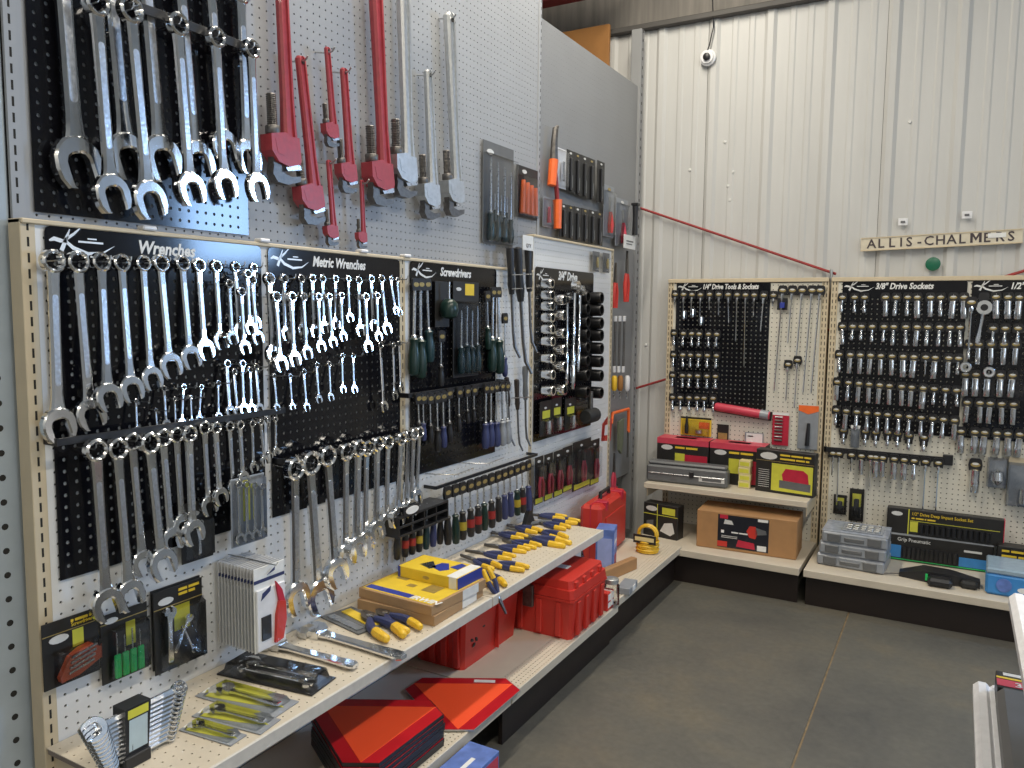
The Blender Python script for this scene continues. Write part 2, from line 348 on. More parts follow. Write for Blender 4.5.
# ------------------------------------------------------------------ shelving units
ZS, DS = .49, .358       # left shelf top, depth
ZD, DD = .18, .428       # decks
def unit_left(label, y0, y1, H, first=False, last=False, kick=True, shelf=True, dd=DD, zd=ZD):
    t = thing('shelving_unit', label, 'shelving', (0, (y0+y1)/2, 0), group='cream shelving units along the panel wall'); oy = (y0+y1)/2
    def P(mb, nm, m, **k):
        mb.v = [(x, y-oy, z) for x, y, z in mb.v]; return part(mb, nm, t, m, **k)
    a = y0+(.03 if first else .015); b = y1-(.0 if last else .015)
    # posts
    if first: P(MB().box(-.042, 0, y0, y0+.03, 0, H, .0015), 'upright', CREAM); s = slots(t, .0, y0+.015, .2, H-.02); s.location.y = -oy
    P(MB().box(-.042, 0, y1-.015, y1+.015, 0, H, .0015), 'upright', CREAM); s = slots(t, .0, y1, .2, H-.02); s.location.y = -oy
    pegsheet('pegboard', b-a, H-.010-zd, WPEG, t, (-.002, a-oy, zd), (0, 0, R90))
    P(MB().box(-.030, -.012, a, b, zd, H-.012), 'backing', BACKING)
    P(MB().box(-.042, .008, y0-.0, y1-(0 if last else .0), H-.010, H, .002), 'top_rail', CREAM)
    # base deck with punched front strip
    n = 'base_deck'
    P(MB().box(0, dd-.085, y0+.003, y1-.003, zd-.03, zd, .001), n, DECK)
    pegsheet('punched_strip', .085, y1-y0-.006, DECK, t, (dd-.085, y0+.003-oy, zd), (-R90, 0, 0), p=.0170, r=.0026, d=.002)
    P(MB().box(dd-.085, dd-.001, y0+.003, y1-.003, zd-.012, zd-.004), 'strip_backing', BACKING)
    P(MB().box(dd-.004, dd+.006, y0+.003, y1-.003, zd-.032, zd+.002, .002), 'deck_lip', DECK)
    if kick: P(MB().box(dd-.045, dd-.030, y0+.003, y1-.003, 0, zd-.032, .001), 'kick_plate', KICK)
    P(MB().box(0, .03, y0+.01, y0+.04, 0, zd-.03), 'foot', KICK)
    if shelf:
        e = y1-.002
        pegsheet('shelf', DS-.004, e-y0-.002, DECK, t, (.002, y0+.002-oy, ZS), (-R90, 0, 0), r=.0024, d=.002)
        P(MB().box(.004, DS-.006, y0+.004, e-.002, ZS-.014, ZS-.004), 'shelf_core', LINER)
        P(MB().box(DS-.006, DS+.002, y0+.002, e, ZS-.032, ZS+.0015, .002), 'shelf_lip', mat('shelf_lip', (.66, .62, .55), .4))
        for yy in (y0+.018, e-.02): P(MB().prism([(0, ZS-.014), (DS-.03, ZS-.014), (DS-.03, ZS-.03), (.06, ZS-.09), (0, ZS-.09)], yy, yy+.003), 'bracket', CREAM)
    return t
U1 = unit_left('cream shelving unit with the Wrenches and Metric Wrenches boards', 0, 1.225, 1.5865, first=True, kick=False)
U2 = unit_left('cream shelving unit with the Screwdrivers board', 1.225, 2.140, 1.5865)
U3 = unit_left('taller cream shelving unit with the 3/4 inch drive board', 2.140, 3.045, 1.742, last=True, shelf=False, dd=.418, zd=.19)
# the shelf of the first unit hangs over an open base: back kick far inside
for y in (.28, .62, 1.02, 1.24): part(MB().box(-.012, .014, y-.018, y+.018, 1.5867, 1.597, .003), 'top_clip', U1, WHITEPL, loc=(0, -.6125, 0))
def unit_back(label, x0, x1, H, front, shelf=False):
    t = thing('shelving_unit', label, 'shelving', ((x0+x1)/2, YB, 0), group='cream shelving units against the siding wall'); ox = (x0+x1)/2
    def P(mb, nm, m, **k):
        mb.v = [(x-ox, y-YB, z) for x, y, z in mb.v]; return part(mb, nm, t, m, **k)
    pw = .034
    for a in (x0, x1-pw):
        P(MB().box(a, a+pw, YB-.001, YB+.05, 0, H, .0015), 'upright', CREAM)
        for q in (.009, .025): s = slots(t, YB-.001, a+q, .2, H-.02, face='y', w=.004); s.location = (-ox, -YB, 0)
    pegsheet('pegboard', x1-x0-2*pw, H-.025-ZD, mat('cream_white_board', (.70, .67, .58), .55, 0, .04, 6), t, (x0+pw-ox, .002, ZD))
    P(MB().box(x0+pw, x1-pw, YB+.014, YB+.03, ZD, H-.02), 'backing', BACKING)
    P(MB().box(x0, x1, YB-.008, YB+.05, H-.022, H, .002), 'top_rail', CREAM)
    yf = front
    P(MB().box(x0+.004, x1-.004, yf+.006, YB, ZD-.03, ZD, .001), 'base_deck', DECK)
    P(MB().box(x0+.004, x1-.004, yf-.004, yf+.006, ZD-.034, ZD+.0015, .002), 'deck_lip', DECK)
    P(MB().box(x0+.012, x1-.012, yf+.03, yf+.045, 0, ZD-.032, .001), 'kick_plate', KICK)
    if shelf:
        P(MB().box(x0+.006, x1-.006, 3.206, YB, .452, .47, .001), 'shelf', DECK)
        P(MB().box(x0+.006, x1-.006, 3.198, 3.206, .442, .4715, .002), 'shelf_lip', DECK)
        for xx in (x0+.012, x1-.016): P(MB().box(xx, xx+.004, 3.23, YB, .39, .452), 'bracket', CREAM)
    return t
UA = unit_back('cream shelving unit in the corner with the 1/4 inch drive board', .1465, 1.018, 1.602, 3.023, True)
UB = unit_back('cream shelving unit with the 3/8 inch drive sockets board', 1.030, 2.25, 1.602, 3.023)
tag(part(MB().cyl((1.022, YB+.03, 1.55), (1.022, YB+.03, 1.645), .008), 'end_post', UA, ALU, loc=(-(.1465+1.018)/2, -YB, 0)))
# ------------------------------------------------------------------ display boards
def logo(m, w):
    """swooping K mark with underline, about w wide"""
    mb = MB(); s = w
    def stroke(pts, ws):
        L = []; R = []
        for i, (x, z) in enumerate(pts):
            a = pts[max(i-1, 0)]; b = pts[min(i+1, len(pts)-1)]; d = math.hypot(b[0]-a[0], b[1]-a[1]) or 1
            nx, nz = -(b[1]-a[1])/d, (b[0]-a[0])/d; L.append((x+nx*ws[i], z+nz*ws[i])); R.append((x-nx*ws[i], z-nz*ws[i]))
        n = len(pts); v = [(x*s, 0, z*s) for x, z in L+R]
        mb.add(v, [(i, i+1, n+i+1, n+i) for i in range(n-1)])
    stroke([(.30, .33), (.24, .18), (.17, .02)], [.006, .028, .03])
    stroke([(.50, .40), (.36, .27), (.22, .17)], [.003, .018, .022])
    stroke([(.22, .17), (.34, .07), (.56, .0), (.80, .03), (.98, .14)], [.02, .028, .024, .014, .002])
    stroke([(.0, .15), (.07, .18), (.16, .16), (.24, .15)], [.012, .03, .03, .012])
    stroke([(.42, .165), (.62, .165), (.80, .165)], [.014, .014, .014])
    stroke([(.56, .215), (.64, .215), (.70, .215)], [.010, .010, .010])
    return mb.mesh('logo', m, 0)
LOGO = logo(SILV, .145)
HOOK = MB().tube([(0, .004, 0), (0, -.01, 0), (0, -.060, .001), (0, -.066, .006), (0, -.067, .013)], .0016, 5).mesh('hook', BRIGHT)
HOOKS = MB().tube([(0, .004, 0), (0, -.03, 0), (0, -.034, .005)], .0014, 5).mesh('hook', BRIGHT)
def board(label, side, u0, u1, z0, z1, title=None, tsize=.04, hz=.055, group='black display boards', tx=.19, out=.0035, tsx=.9):
    base = (out, u0, z0) if side == 'L' else (u0, YB-out, z0)
    t = thing('display_board', label, 'board', base, (0, 0, R90 if side == 'L' else 0), group)
    w, h = u1-u0, z1-z0; hh = hz if title else .012
    pegsheet('sheet', w, h-hh, BLACKG, t, (0, 0, 0), r=.0042, d=.0015, ph=(.0035, .003))
    rad = .012; pol = [(0, 0), (w, 0), (w, hh-rad), (w-rad*.3, hh-rad*.3), (w-rad, hh), (rad, hh), (rad*.3, hh-rad*.3), (0, hh-rad)]
    if not title: pol = [(0, 0), (w, 0), (w, hh), (0, hh)]
    part(MB().prism(pol, -.0006, .0015), 'header' if title else 'top_edge', t, BLACKG, loc=(0, 0, h-hh), smooth=0)
    if title:
        part(LOGO, 'logo', t, loc=(.008, -.0014, h-hh+.004))
        part(text_mesh(title, tsize, WHITEP, .22, .03, tsx), 'lettering', t, loc=(tx, -.0014, h-hh+.014))
    t['side'] = side; return t
def wpos(side, u, z, out): return (out, u, z) if side == 'L' else (u, YB-out, z)
def hook(board_, p, me=None):
    """a peg hook belonging to a board, at world position p (tip side)"""
    side = board_['side']; u, z = (p[1], p[2]) if side == 'L' else (p[0], p[2])
    b = board_.location; bu = b.y if side == 'L' else b.x
    return part(me or HOOK, 'hook', board_, loc=(u-bu, 0, z-b.z))
B0 = board('headerless black board behind the largest wrenches, above the shelving', 'L', .056, .615, 1.607, 2.36, out=-.044)
B1 = board('black board headed Wrenches', 'L', .046, .612, .838, 1.576, 'Wrenches', .040, tx=.205)
B2 = board('black board headed Metric Wrenches', 'L', .636, 1.205, .838, 1.576, 'Metric Wrenches', .040, tx=.165, tsx=.80)
B3 = board('black board headed Screwdrivers', 'L', 1.262, 1.830, .838, 1.576, 'Screwdrivers', .042, tx=.175)
B4 = board('black board headed 3/4 inch drive', 'L', 2.163, 2.79, .830, 1.605, '3/4" Drive', .055, .062, tx=.22)
B5 = board('black board headed 1/4 inch Drive Tools and Sockets', 'B', .197, .722, .868, 1.585, '1/4" Drive Tools & Sockets', .040, tx=.150, tsx=.70)
B6 = board('black board headed 3/8 inch Drive Sockets', 'B', 1.085, 1.648, .812, 1.582, '3/8" Drive Sockets', .042, tx=.155, tsx=.82)
B7 = board('black board headed 1/2 inch, cut by the right frame edge', 'B', 1.667, 2.215, .812, 1.580, '1/2" Drive Sockets', .042, tx=.155, tsx=.82)
def rail(side, parent, pa, pb, out, hgt=.028, m=BLACKP, th=.004):
    """flat merchandising bar standing off the board, with end brackets"""
    ax = 0 if side == 'L' else 1; A = on(*pa, ax, out if side == 'L' else YB-out); B = on(*pb, ax, out if side == 'L' else YB-out)
    ua, ub = (A.y, B.y) if side == 'L' else (A.x, B.x); z = (A.z+B.z)/2; b = parent.location; bu = b.y if side == 'L' else b.x
    mb = MB().box(ua-bu, ub-bu, -out, -out+th, z-b.z-hgt/2, z-b.z+hgt/2, .001)
    o = part(mb, 'bar', parent, m)
    for u in (ua, ub): part(MB().box(u-bu-.002, u-bu+.002, -out, .004, z-b.z-hgt/2, z-b.z+hgt/2), 'bar_bracket', o, m)
    return o, z
rail('L', B0, (146, 5), (268, 44), .055, .022)
_, zr1 = rail('L', B1, (57, 440), (284, 412), .045, .016)
_, zr2 = rail('L', B2, (286, 462), (424, 432), .045, .016)
_, zr3 = rail('L', B3, (408, 394), (505, 383), .04, .016)
# ------------------------------------------------------------------ tool kinds
def arc(cx, cz, r, a0, a1, n): return [(cx+r*math.cos(math.radians(a0+(a1-a0)*k/(n-1))), cz+r*math.sin(math.radians(a0+(a1-a0)*k/(n-1)))) for k in range(n)]
def make_wrench(stout=1.0):
    R, r, t = .066*stout, .044*stout, .030*stout
    n = 24; o = [(R*math.cos(2*math.pi*k/n), R*math.sin(2*math.pi*k/n)) for k in range(n)]
    i = [((r if k % 2 else r*.90)*math.cos(2*math.pi*k/n), (r if k % 2 else r*.90)*math.sin(2*math.pi*k/n)) for k in range(n)]
    ring = MB().strip(o, i, t, .010*stout, True).mesh('box_end', CHROME)
    sec = []
    for z, w, th in ((-.052*stout, .034, .019), (-.12, .031, .017), (-.45, .029, .0155), (-.74, .031, .016), (-.80, .036, .018), (-.86, .048*stout, .021)):
        w *= stout; th *= stout; c = .008*stout
        sec.append([(-w, -th+c, z), (-w+c*1.6, -th, z), (w-c*1.6, -th, z), (w, -th+c, z), (w, th-c, z), (w-c*1.6, th, z), (-w+c*1.6, th, z), (-w, th-c, z)])
    sh = MB().loft(sec).mesh('shank', CHROME, 28)
    pnl = MB().prism(arc(0, -.20, .016*stout, 0, 180, 6)+arc(0, -.68, .0155*stout, 180, 360, 6), -.0185*stout, -.012*stout).mesh('panel', CHROME2)
    # open jaw, turned 15 degrees
    out = [(.046, -.104), (.074, -.098), (.092, -.06), (.096, -.015), (.088, .028), (.066, .06), (.036, .082), (0, .088)]
    inn = [(.040, -.102), (.042, -.09), (.043, -.06), (.043, -.03), (.043, -.006), (.034, .012), (.018, .020), (0, .021)]
    out = out+[(-x, z) for x, z in out[-2::-1]]; inn = inn+[(-x, z) for x, z in inn[-2::-1]]
    a = math.radians(15); f = lambda p: ((p[0]*math.cos(a)-p[1]*math.sin(a))*stout, (p[0]*math.sin(a)+p[1]*math.cos(a))*stout-1+.098*stout)
    jaw = MB().strip([f(p) for p in out], [f(p) for p in inn], .026*stout, .009*stout).mesh('open_end', CHROME)
    return ('box_end', ring, None, 'a'), ('shank', sh, None, 'a'), ('panel', pnl, 1, 'p'), ('open_end', jaw, None, 'a')
kind('wrench', *make_wrench(1.0)); kind('wrench_stout', *make_wrench(1.2)); kind('wrench_slim', *make_wrench(.88))
def make_driver(hf, hr, sr, flare=1.0):
    z = -1+hf
    prof = [(hr*.55, z), (hr*.9, z-.02), (hr*.72, z-.07*flare), (hr*.82, z-.12*flare), (hr, z-hf*.45), (hr, z-hf*.8), (hr*.8, -1+.02), (hr*.35, -1)]
    h = MB().lathe(prof, 12).mesh('handle', BLACKP, 40)
    s = MB().lathe([(sr*.4, 0), (sr, -.05), (sr, z+.01)], 8).mesh('shaft', BRIGHT)
    fr = MB().lathe([(sr*1.3, z+.03), (sr*1.9, z+.02), (sr*1.9, z-.004)], 10).mesh('ferrule', BRIGHT)
    return ('shaft', s, None, 's'), ('handle', h, None, 'h'), ('ferrule', fr, 0, 'f')
kind('driver', *make_driver(.42, .065, .016)); kind('driver_long', *make_driver(.34, .05, .013)); kind('driver_row', *make_driver(.55, .075, .018))
# printed bands for the row of drivers
BAND = MB().lathe([(.0762, -.64), (.0768, -.66), (.0768, -.78), (.0762, -.80)], 12, cap=False).mesh('grip_band', RED)
BAND2 = MB().lathe([(.0762, -.82), (.0768, -.84), (.0745, -.93), (.070, -.95)], 12, cap=False).mesh('grip_band', RED)
def tagcard(w, h, m=BLACKM): return MB().box(-w/2, w/2, -.004, 0, -h, 0, .0015).mesh('hang_tag', m)
TAG = MB().prism([(-.020, .016), (-.014, .022), (.014, .022), (.020, .016), (.0235, -.004), (.020, -.024), (-.020, -.024), (-.0235, -.004)], -.012, -.002).mesh('hang_tag', BLACKP, 0)
TAGLOGO = MB().prism(ellipse(0, -.002, .016, .0085), -.0132, -.012).mesh('tag_logo', GOLD, 0)
TAGSIL = MB().prism(ellipse(0, .002, .011, .0045), -.0138, -.0132).mesh('tag_emblem', SILV, 0)
def sockmesh(r, l, step=.8):
    b = MB().lathe([(r*.7, -.018), (r*step, -.020), (r*step, -.020-l*.45), (r, -.020-l*.52), (r, -.020-l+.003), (r*.92, -.020-l), (r*.68, -.020-l), (r*.66, -.020-l*.75)], 14)
    b.v = [(x, y-.010-r*.5, z) for x, y, z in b.v]; return b.mesh('socket', CHROME, 40)
T3 = [('hang_tag', TAG, None, 't'), ('tag_logo', TAGLOGO, 0, 'l'), ('tag_emblem', TAGSIL, 0, 'e')]
kind('socket_a', *T3, ('socket', sockmesh(.0115, .075), None, 's')); kind('socket_b', *T3, ('socket', sockmesh(.0135, .078, 1), None, 's'))
kind('socket_c', *T3, ('socket', sockmesh(.010, .060, .7), None, 's')); kind('socket_d', *T3, ('socket', sockmesh(.017, .085, .95), None, 's'))
kind('socket_s', *T3, ('socket', sockmesh(.0095, .052, .75), None, 's'))
def bitmesh(l, r=.0042):
    b = MB().lathe([(r*1.8, -.018), (r*1.8, -.045), (r, -.05), (r, -l+.01), (r*.6, -l)], 8); b.v = [(x, y-.012, z) for x, y, z in b.v]; return b.mesh('bar', CHROME)
for L in (6, 9, 12, 16, 20, 26, 32, 40, 50): kind('bit%d' % L, *T3, ('bar', bitmesh(L/100), None, 's'))
# pipe wrench, handle up, unit length, head to the left
def make_pipe(hk):
    hd = [[(x, y, z) for x, y in ((-w, -t*.45), (-w*.75, -t), (-w*.45, -t), (-w*.35, -t*.55), (w*.35, -t*.55), (w*.45, -t), (w*.75, -t), (w, -t*.45), (w, t*.45), (w*.75, t), (-w*.75, t), (-w, t*.45))] for z, w, t in ((-.0, .022, .014), (-.015, .034, .02), (-.3, .036, .022), (-.55, .040, .024), (-.70, .046, .028), (-.75, .05, .03))]
    handle = MB().loft(hd).prism([(-.05, -.74), (.05, -.74), (.058, -.86), (.05, -.885), (-.03, -.885), (-.055, -.83)], -.032, .032)
    hole = MB().lathe([(.013, -.0215), (.013, -.0195)], 10, 'y', (0, 0, -.035)).mesh('hang_hole', SLOTM)
    hs = MB().prism([(-.165, -.745), (-.06, -.725), (.0, -.76), (.035, -.84), (.03, -.885), (-.04, -.905), (-.12, -.885), (-.165, -.83)], -.043, .043).mesh('housing', REDP, 30)
    rec = MB().prism([(-.14, -.77), (-.08, -.765), (-.055, -.80), (-.08, -.85), (-.125, -.84)], -.0445, -.043).mesh('housing_recess', REDP)
    ribs = []; z = -.53
    j = MB()
    while z > -.70: ribs += [(.024, z), (.028, z-.005), (.024, z-.010)]; z -= .010
    j.lathe(ribs, 8, 'z', (-.115, 0, 0))
    j.box(-.140, -.088, -.021, .021, -.95, -.70)
    j.prism([(-.140, -.90), (-.150, -.95), (-.12, -.99), (-.04, -1.0), (.05, -.975), (.055, -.945), (-.02, -.955), (-.088, -.935), (-.088, -.90)], -.026, .026)
    jaw = j.mesh('hook_jaw', STEEL, 30)
    heel = MB().prism([(-.07, -.885), (.055, -.875), (.062, -.91), (-.04, -.925)], -.024, .024).mesh('heel_jaw', BRIGHT)
    nut = MB().lathe([(.036, -.695), (.040, -.70), (.040, -.735), (.036, -.74)], 14, 'z', (-.115, 0, 0)).mesh('adjusting_nut', STEEL, 40)
    hb = handle.mesh('handle', REDP, 30)
    for me in (hs, rec, jaw, heel, nut):
        for v in me.vertices: v.co = (v.co.x*hk, v.co.y*hk, -1+(v.co.z+1)*hk)
    for v in hb.vertices:
        if v.co.z < -.5: v.co = (v.co.x*hk, v.co.y*hk, -1+(v.co.z+1)*hk)
        elif v.co.z < -.1: v.co.x *= .5+.5*hk; v.co.y *= .5+.5*hk
    return ('handle', hb, None, 'r'), ('hang_hole', hole, 0, 'x'), ('housing', hs, None, 'r'), ('housing_recess', rec, 2, 'r'), ('hook_jaw', jaw, None, 'j'), ('heel_jaw', heel, None, 'k'), ('adjusting_nut', nut, None, 'n')
kind('pipe', *make_pipe(.92)); kind('pipe_big', *make_pipe(.70))
# adjustable wrench, unit length lying in XZ, jaw at top
def make_adj():
    sec = []
    for z, w, th in ((-.20, .055, .022), (-.30, .040, .018), (-.6, .042, .017), (-.9, .055, .018), (-.97, .055, .018), (-1, .035, .016)):
        sec.append([(-w, -th*.4, z), (-w*.8, -th, z), (w*.8, -th, z), (w, -th*.4, z), (w, th*.4, z), (w*.8, th, z), (-w*.8, th, z), (-w, th*.4, z)])
    h = MB().loft(sec).mesh('handle', CHROME, 30)
    hd = MB().prism([(-.06, -.22), (.06, -.22), (.12, -.13), (.12, -.06), (.06, .0), (.045, -.01), (.045, -.09), (-.02, -.09), (-.07, -.12)], -.028, .028).mesh('fixed_jaw', CHROME)
    mj = MB().prism([(-.10, -.14), (-.02, -.10), (.0, -.09), (-.01, -.02), (-.04, .0), (-.085, -.03), (-.11, -.09)], -.022, .022).mesh('movable_jaw', CHROME)
    kn = MB().lathe([(.022, -.03), (.024, 0), (.022, .03)], 10, 'x', (-.02, 0, -.16)).mesh('thumb_screw', BRIGHT)
    return ('handle', h, None, 'a'), ('fixed_jaw', hd, None, 'a'), ('movable_jaw', mj, None, 'a'), ('thumb_screw', kn, None, 'a')
kind('adjustable', *make_adj())
# pliers lying flat: XY plane, jaws towards +Y... unit length, handles towards -Y
def make_pliers(nose=.30, jw=.05):
    j = MB()
    for s in (-1, 1):
        a = [(s*.003, nose), (s*jw*.45, nose-.01), (s*jw, nose*.45), (s*jw*1.25, .04), (s*jw*1.2, -.05), (s*.05, -.12), (s*.012, -.12), (s*.003, 0)]
        v = [(x, y, .018) for x, y in a]+[(x, y, .062) for x, y in a]; n = len(a)
        j.add(v, [tuple(range(n)), tuple(range(2*n-1, n-1, -1))]+[(k, (k+1) % n, n+(k+1) % n, n+k) for k in range(n)])
    jaws = j.mesh('jaws', STEEL, 30)
    piv = MB().lathe([(.04, .06), (.04, .072), (.03, .076)], 12).mesh('pivot', BRIGHT)
    out = [('jaws', jaws, None, 'j'), ('pivot', piv, 0, 'x')]
    for s in (-1, 1):
        pts = [(s*.035, -.08, .04), (s*.085, -.2, .04), (s*.125, -.34, .04), (s*.12, -.46, .04)]
        g = MB().tube(pts, [.04, .055, .058, .055], 8).mesh('grip', NAVY, 40)
        e = MB().tube([(s*.12, -.42, .04), (s*.115, -.56, .04), (s*.10, -.68, .04), (s*.095, -.70, .04)], [.058, .055, .046, .025], 8).mesh('grip_end', YEL, 40)
        out += [('grip', g, None, 'g'), ('grip_end', e, len(out), 'e')]
    return out
kind('pliers', *make_pliers()); kind('pliers_long', *make_pliers(.38, .035)); kind('cutters', *make_pliers(.2, .07))
# open socket on a straight peg (axis out of the wall)
def pegsock(r, l, m): return MB().lathe([(r*.8, -.012), (r, -.016), (r, -l*.5), (r*.97, -l+.004), (r*.9, -l), (r*.66, -l), (r*.62, -l+.03)], 16, 'y').mesh('socket_body', m, 40)
kind('peg_socket', ('socket_body', pegsock(.022, .062, CHROME), None, 's'), ('drive_hole', MB().lathe([(.0138, -.0345), (.0138, -.031)], 12, 'y').mesh('drive_hole', SLOTM), 0, 'h'))
kind('peg_socket_black', ('socket_body', pegsock(.024, .060, mat('black_oxide', (.02, .02, .022), .35, .5)), None, 's'), ('drive_hole', MB().lathe([(.0148, -.032), (.0148, -.029)], 12, 'y').mesh('drive_hole', SLOTM), 0, 'h'))

def hang(k, name, label, cat, side, top, bot, out, group=None, cols={}, lean=0, base=0, extra=0, swing=0):
    """hang a unit-length tool between two photo points lying on the wall plane `out` metres in front of the boards"""
    ax, val = (0, base+out) if side == 'L' else (1, YB-out)
    A, B = on(*top, ax, val), on(*bot, ax, val)
    if lean: B = on(*bot, ax, val-(B-A).length*math.sin(lean))
    du = (B.y-A.y) if side == 'L' else (B.x-A.x); dz = B.z-A.z; L = math.hypot(du, dz)/math.cos(lean)
    return spawn(k, name, label, cat, A, (lean, math.atan2(-du, -dz), (R90 if side == 'L' else 0)+swing), group, L+extra, cols), A
def hookat(bd, A, me=None): return hook(bd, A, me)
# ------------------------------------------------------------------ the big wrenches at the top left
XB0 = -.044
G = 'large chrome wrenches on the headerless board'
big_front = [((96, 3), (112.3, 211)), ((130, 10), (150, 217)), ((177.5, 24.4), (191, 204)), ((215.6, 37.4), (224.7, 198)), ((250.7, 48.8), (257, 200))]
for i, (a, b) in enumerate(big_front):
    o, A = hang('wrench', 'combination_wrench', 'large chrome wrench, %s from left in the front row, headerless board' % ORD[i+1], 'wrench', 'L', a, b, .070, G, base=XB0)
    hookat(B0, A).scale = (1, 1.25, 1)
big_back = [((56, -95), (78, 186)), ((104, -80), (128, 178)), ((140, -75), (162, 180)), ((178, -35), (198, 178)), ((209, -22), (225, 162)), ((240, -8), (247, 172))]
for i, (a, b) in enumerate(big_back):
    o, A = hang('wrench', 'combination_wrench', 'huge chrome wrench behind the front row, %s from left, top cropped' % ORD[i+1], 'wrench', 'L', a, b, .026, G, base=XB0)
    hookat(B0, A)
# ------------------------------------------------------------------ board headed Wrenches
G = 'chrome wrenches on the Wrenches board'
r1 = [((52.4,261),(58.4,440)), ((77.3,262),(90.7,428)), ((100.6,262),(109.3,410)), ((121,263),(131.8,401)), ((142.6,263.4),(151.8,389)), ((160.2,263.4),(170.7,377)), ((182,263.4),(191,368)), ((198.3,265.5),(205,359)), ((215.6,266.4),(221,349)), ((235,267),(239,339)), ((253,268),(255,329))]
for i, (a, b) in enumerate(r1):
    o, A = hang('wrench' if i < 5 else 'wrench_stout', 'combination_wrench', 'chrome wrench, %s from left in the top row under the Wrenches header' % ORD[i+1], 'wrench', 'L', a, b, .034, G, lean=0 if i < 2 else -random.uniform(.08, .12), swing=random.uniform(-.04, .03)); hookat(B1, A)
for i, (a, b) in enumerate([((229, 284), (233, 344)), ((241,292),(245,354)), ((251.6,280),(258,344)), ((247, 274), (250, 334))]):
    o, A = hang('wrench_stout', 'combination_wrench', 'short chrome wrench beside the board seam, %s from left, Wrenches board' % ORD[i+1], 'wrench', 'L', a, b, .05, G, lean=-random.uniform(.10, .15), swing=random.uniform(-.07, .01)); hookat(B1, A)
sm = [((136,401),(137,433)), ((155.7,410),(158,436)), ((164,388.6),(167,428)), ((174.6,399),(176,428)), ((183.3,387),(181.5,427)), ((190.8,397),(191.7,424)), ((201,387),(199,422)), ((218,383),(218,420)), ((226.7,363.8),(230,417)), ((234,372),(237,416)), ((242,363.8),(244,414)), ((250,370),(252,413)), ((256,366.8),(259,413))]
for i, (a, b) in enumerate(sm):
    o, A = hang('wrench_stout', 'combination_wrench', 'small chrome wrench, %s from left in the middle row of the Wrenches board' % ORD[i+1], 'wrench', 'L', a, b, .022, G, lean=-random.uniform(.10, .20), swing=random.uniform(-.08, .08)); hookat(B1, A)
r2 = [((95.2,450),(107,618)), ((117,448.7),(130,608)), ((131.8,441.6),(143,574)), ((149,443),(163,577)), ((162.5,437.8),(172,552)), ((176,435),(182.6,535)), ((188.6,433.8),(193.5,543)), ((204,427.8),(209,514)), ((215.5,427.8),(220.7,504)), ((229.3,426.4),(233.6,494)), ((240,425),(243.6,484)), ((252,423.5),(253.6,472)), ((260.8,422),(265,465)), ((268,420),(269.4,459)), ((275.5,419),(276,455))]
for i, (a, b) in enumerate(r2):
    o, A = hang('wrench' if i < 3 else 'wrench_stout', 'combination_wrench', 'chrome wrench, %s from left on the black bar of the Wrenches board' % ORD[i+1], 'wrench', 'L', a, b, .066 if i in (0, 1, 3, 6, 8, 10, 12, 14) else .051, G, swing=random.uniform(-.06, .06))
    hookat(B1, A)
# ------------------------------------------------------------------ board headed Metric Wrenches
G = 'chrome wrenches on the Metric Wrenches board'
m1 = [((268.7,279),(274,363)), ((283.8,279),(286,340)), ((300.7,278.7),(302.4,336)), ((311.7,278.7),(315,337)), ((322,279),(324.8,333)), ((335,279),(336,329)), ((348,279),(350,322)), ((358,280.6),(361,336)), ((370.8,279),(374,331)), ((381,279),(387.7,334)), ((390.5,279),(396,314)), ((397,280),(400,316))]
for i, (a, b) in enumerate(m1):
    o, A = hang('wrench_stout', 'combination_wrench', 'chrome wrench, %s from left in the back layer under the Metric Wrenches header' % ORD[i+1], 'wrench', 'L', a, b, .026, G, lean=-random.uniform(.10, .15), swing=-.16*(i+1)/14+random.uniform(-.04, .03)); hookat(B2, A)
m2 = [((275.6,297),(281,371)), ((291.4,297),(294.7,366)), ((303,297),(307,359)), ((318,297),(321,352)), ((329,297),(333,347)), ((341,295.7),(343.4,341)), ((365.3,297),(368.6,352)), ((376.8,295.7),(379,341))]
for i, (a, b) in enumerate(m2):
    o, A = hang('wrench_stout', 'combination_wrench', 'chrome wrench, %s from left in the front layer of the Metric Wrenches board' % ORD[i+1], 'wrench', 'L', a, b, .045, G, lean=-random.uniform(.10, .16), swing=-.16*(i+1)/9+random.uniform(-.03, .03)); hookat(B2, A)
m3 = [((274,376),(277,411)), ((289.8,376),(292.5,410)), ((303.5,372),(307,411)), ((316.6,365),(319,403)), ((329,364),(331,401)), ((341.8,356),(343.4,393)), ((352.7,356),(355,393))]
for i, (a, b) in enumerate(m3):
    o, A = hang('wrench_stout', 'combination_wrench', 'short chrome wrench, %s from left in the middle row of the Metric Wrenches board' % ORD[i+1], 'wrench', 'L', a, b, .03, G, lean=-random.uniform(.14, .20), swing=-.10*(i+1)/7+random.uniform(-.03, .03)); hookat(B2, A)
for i, (a, b) in enumerate([((380,345),(384,411)), ((393,345),(394.6,399)), ((399,343),(401,392))]):
    o, A = hang('wrench_slim', 'combination_wrench', 'slim chrome wrench, %s from left at the right edge of the Metric Wrenches board' % ORD[i+1], 'wrench', 'L', a, b, .03, G); hookat(B2, A)
m4 = [((293.8,468.7),(296,612)), ((309.3,463),(319,611)), ((326.5,455.8),(336,585)), ((345.4,452),(345,568)), ((358, 448), (356, 560)), ((366,448.7),(364.6,553)), ((377,444),(376,541)), ((387.5,442),(386,532)), ((400.4,439),(397,526)), ((408, 436), (405, 518)), ((413.3,434),(410,517)), ((419, 432), (416, 505))]
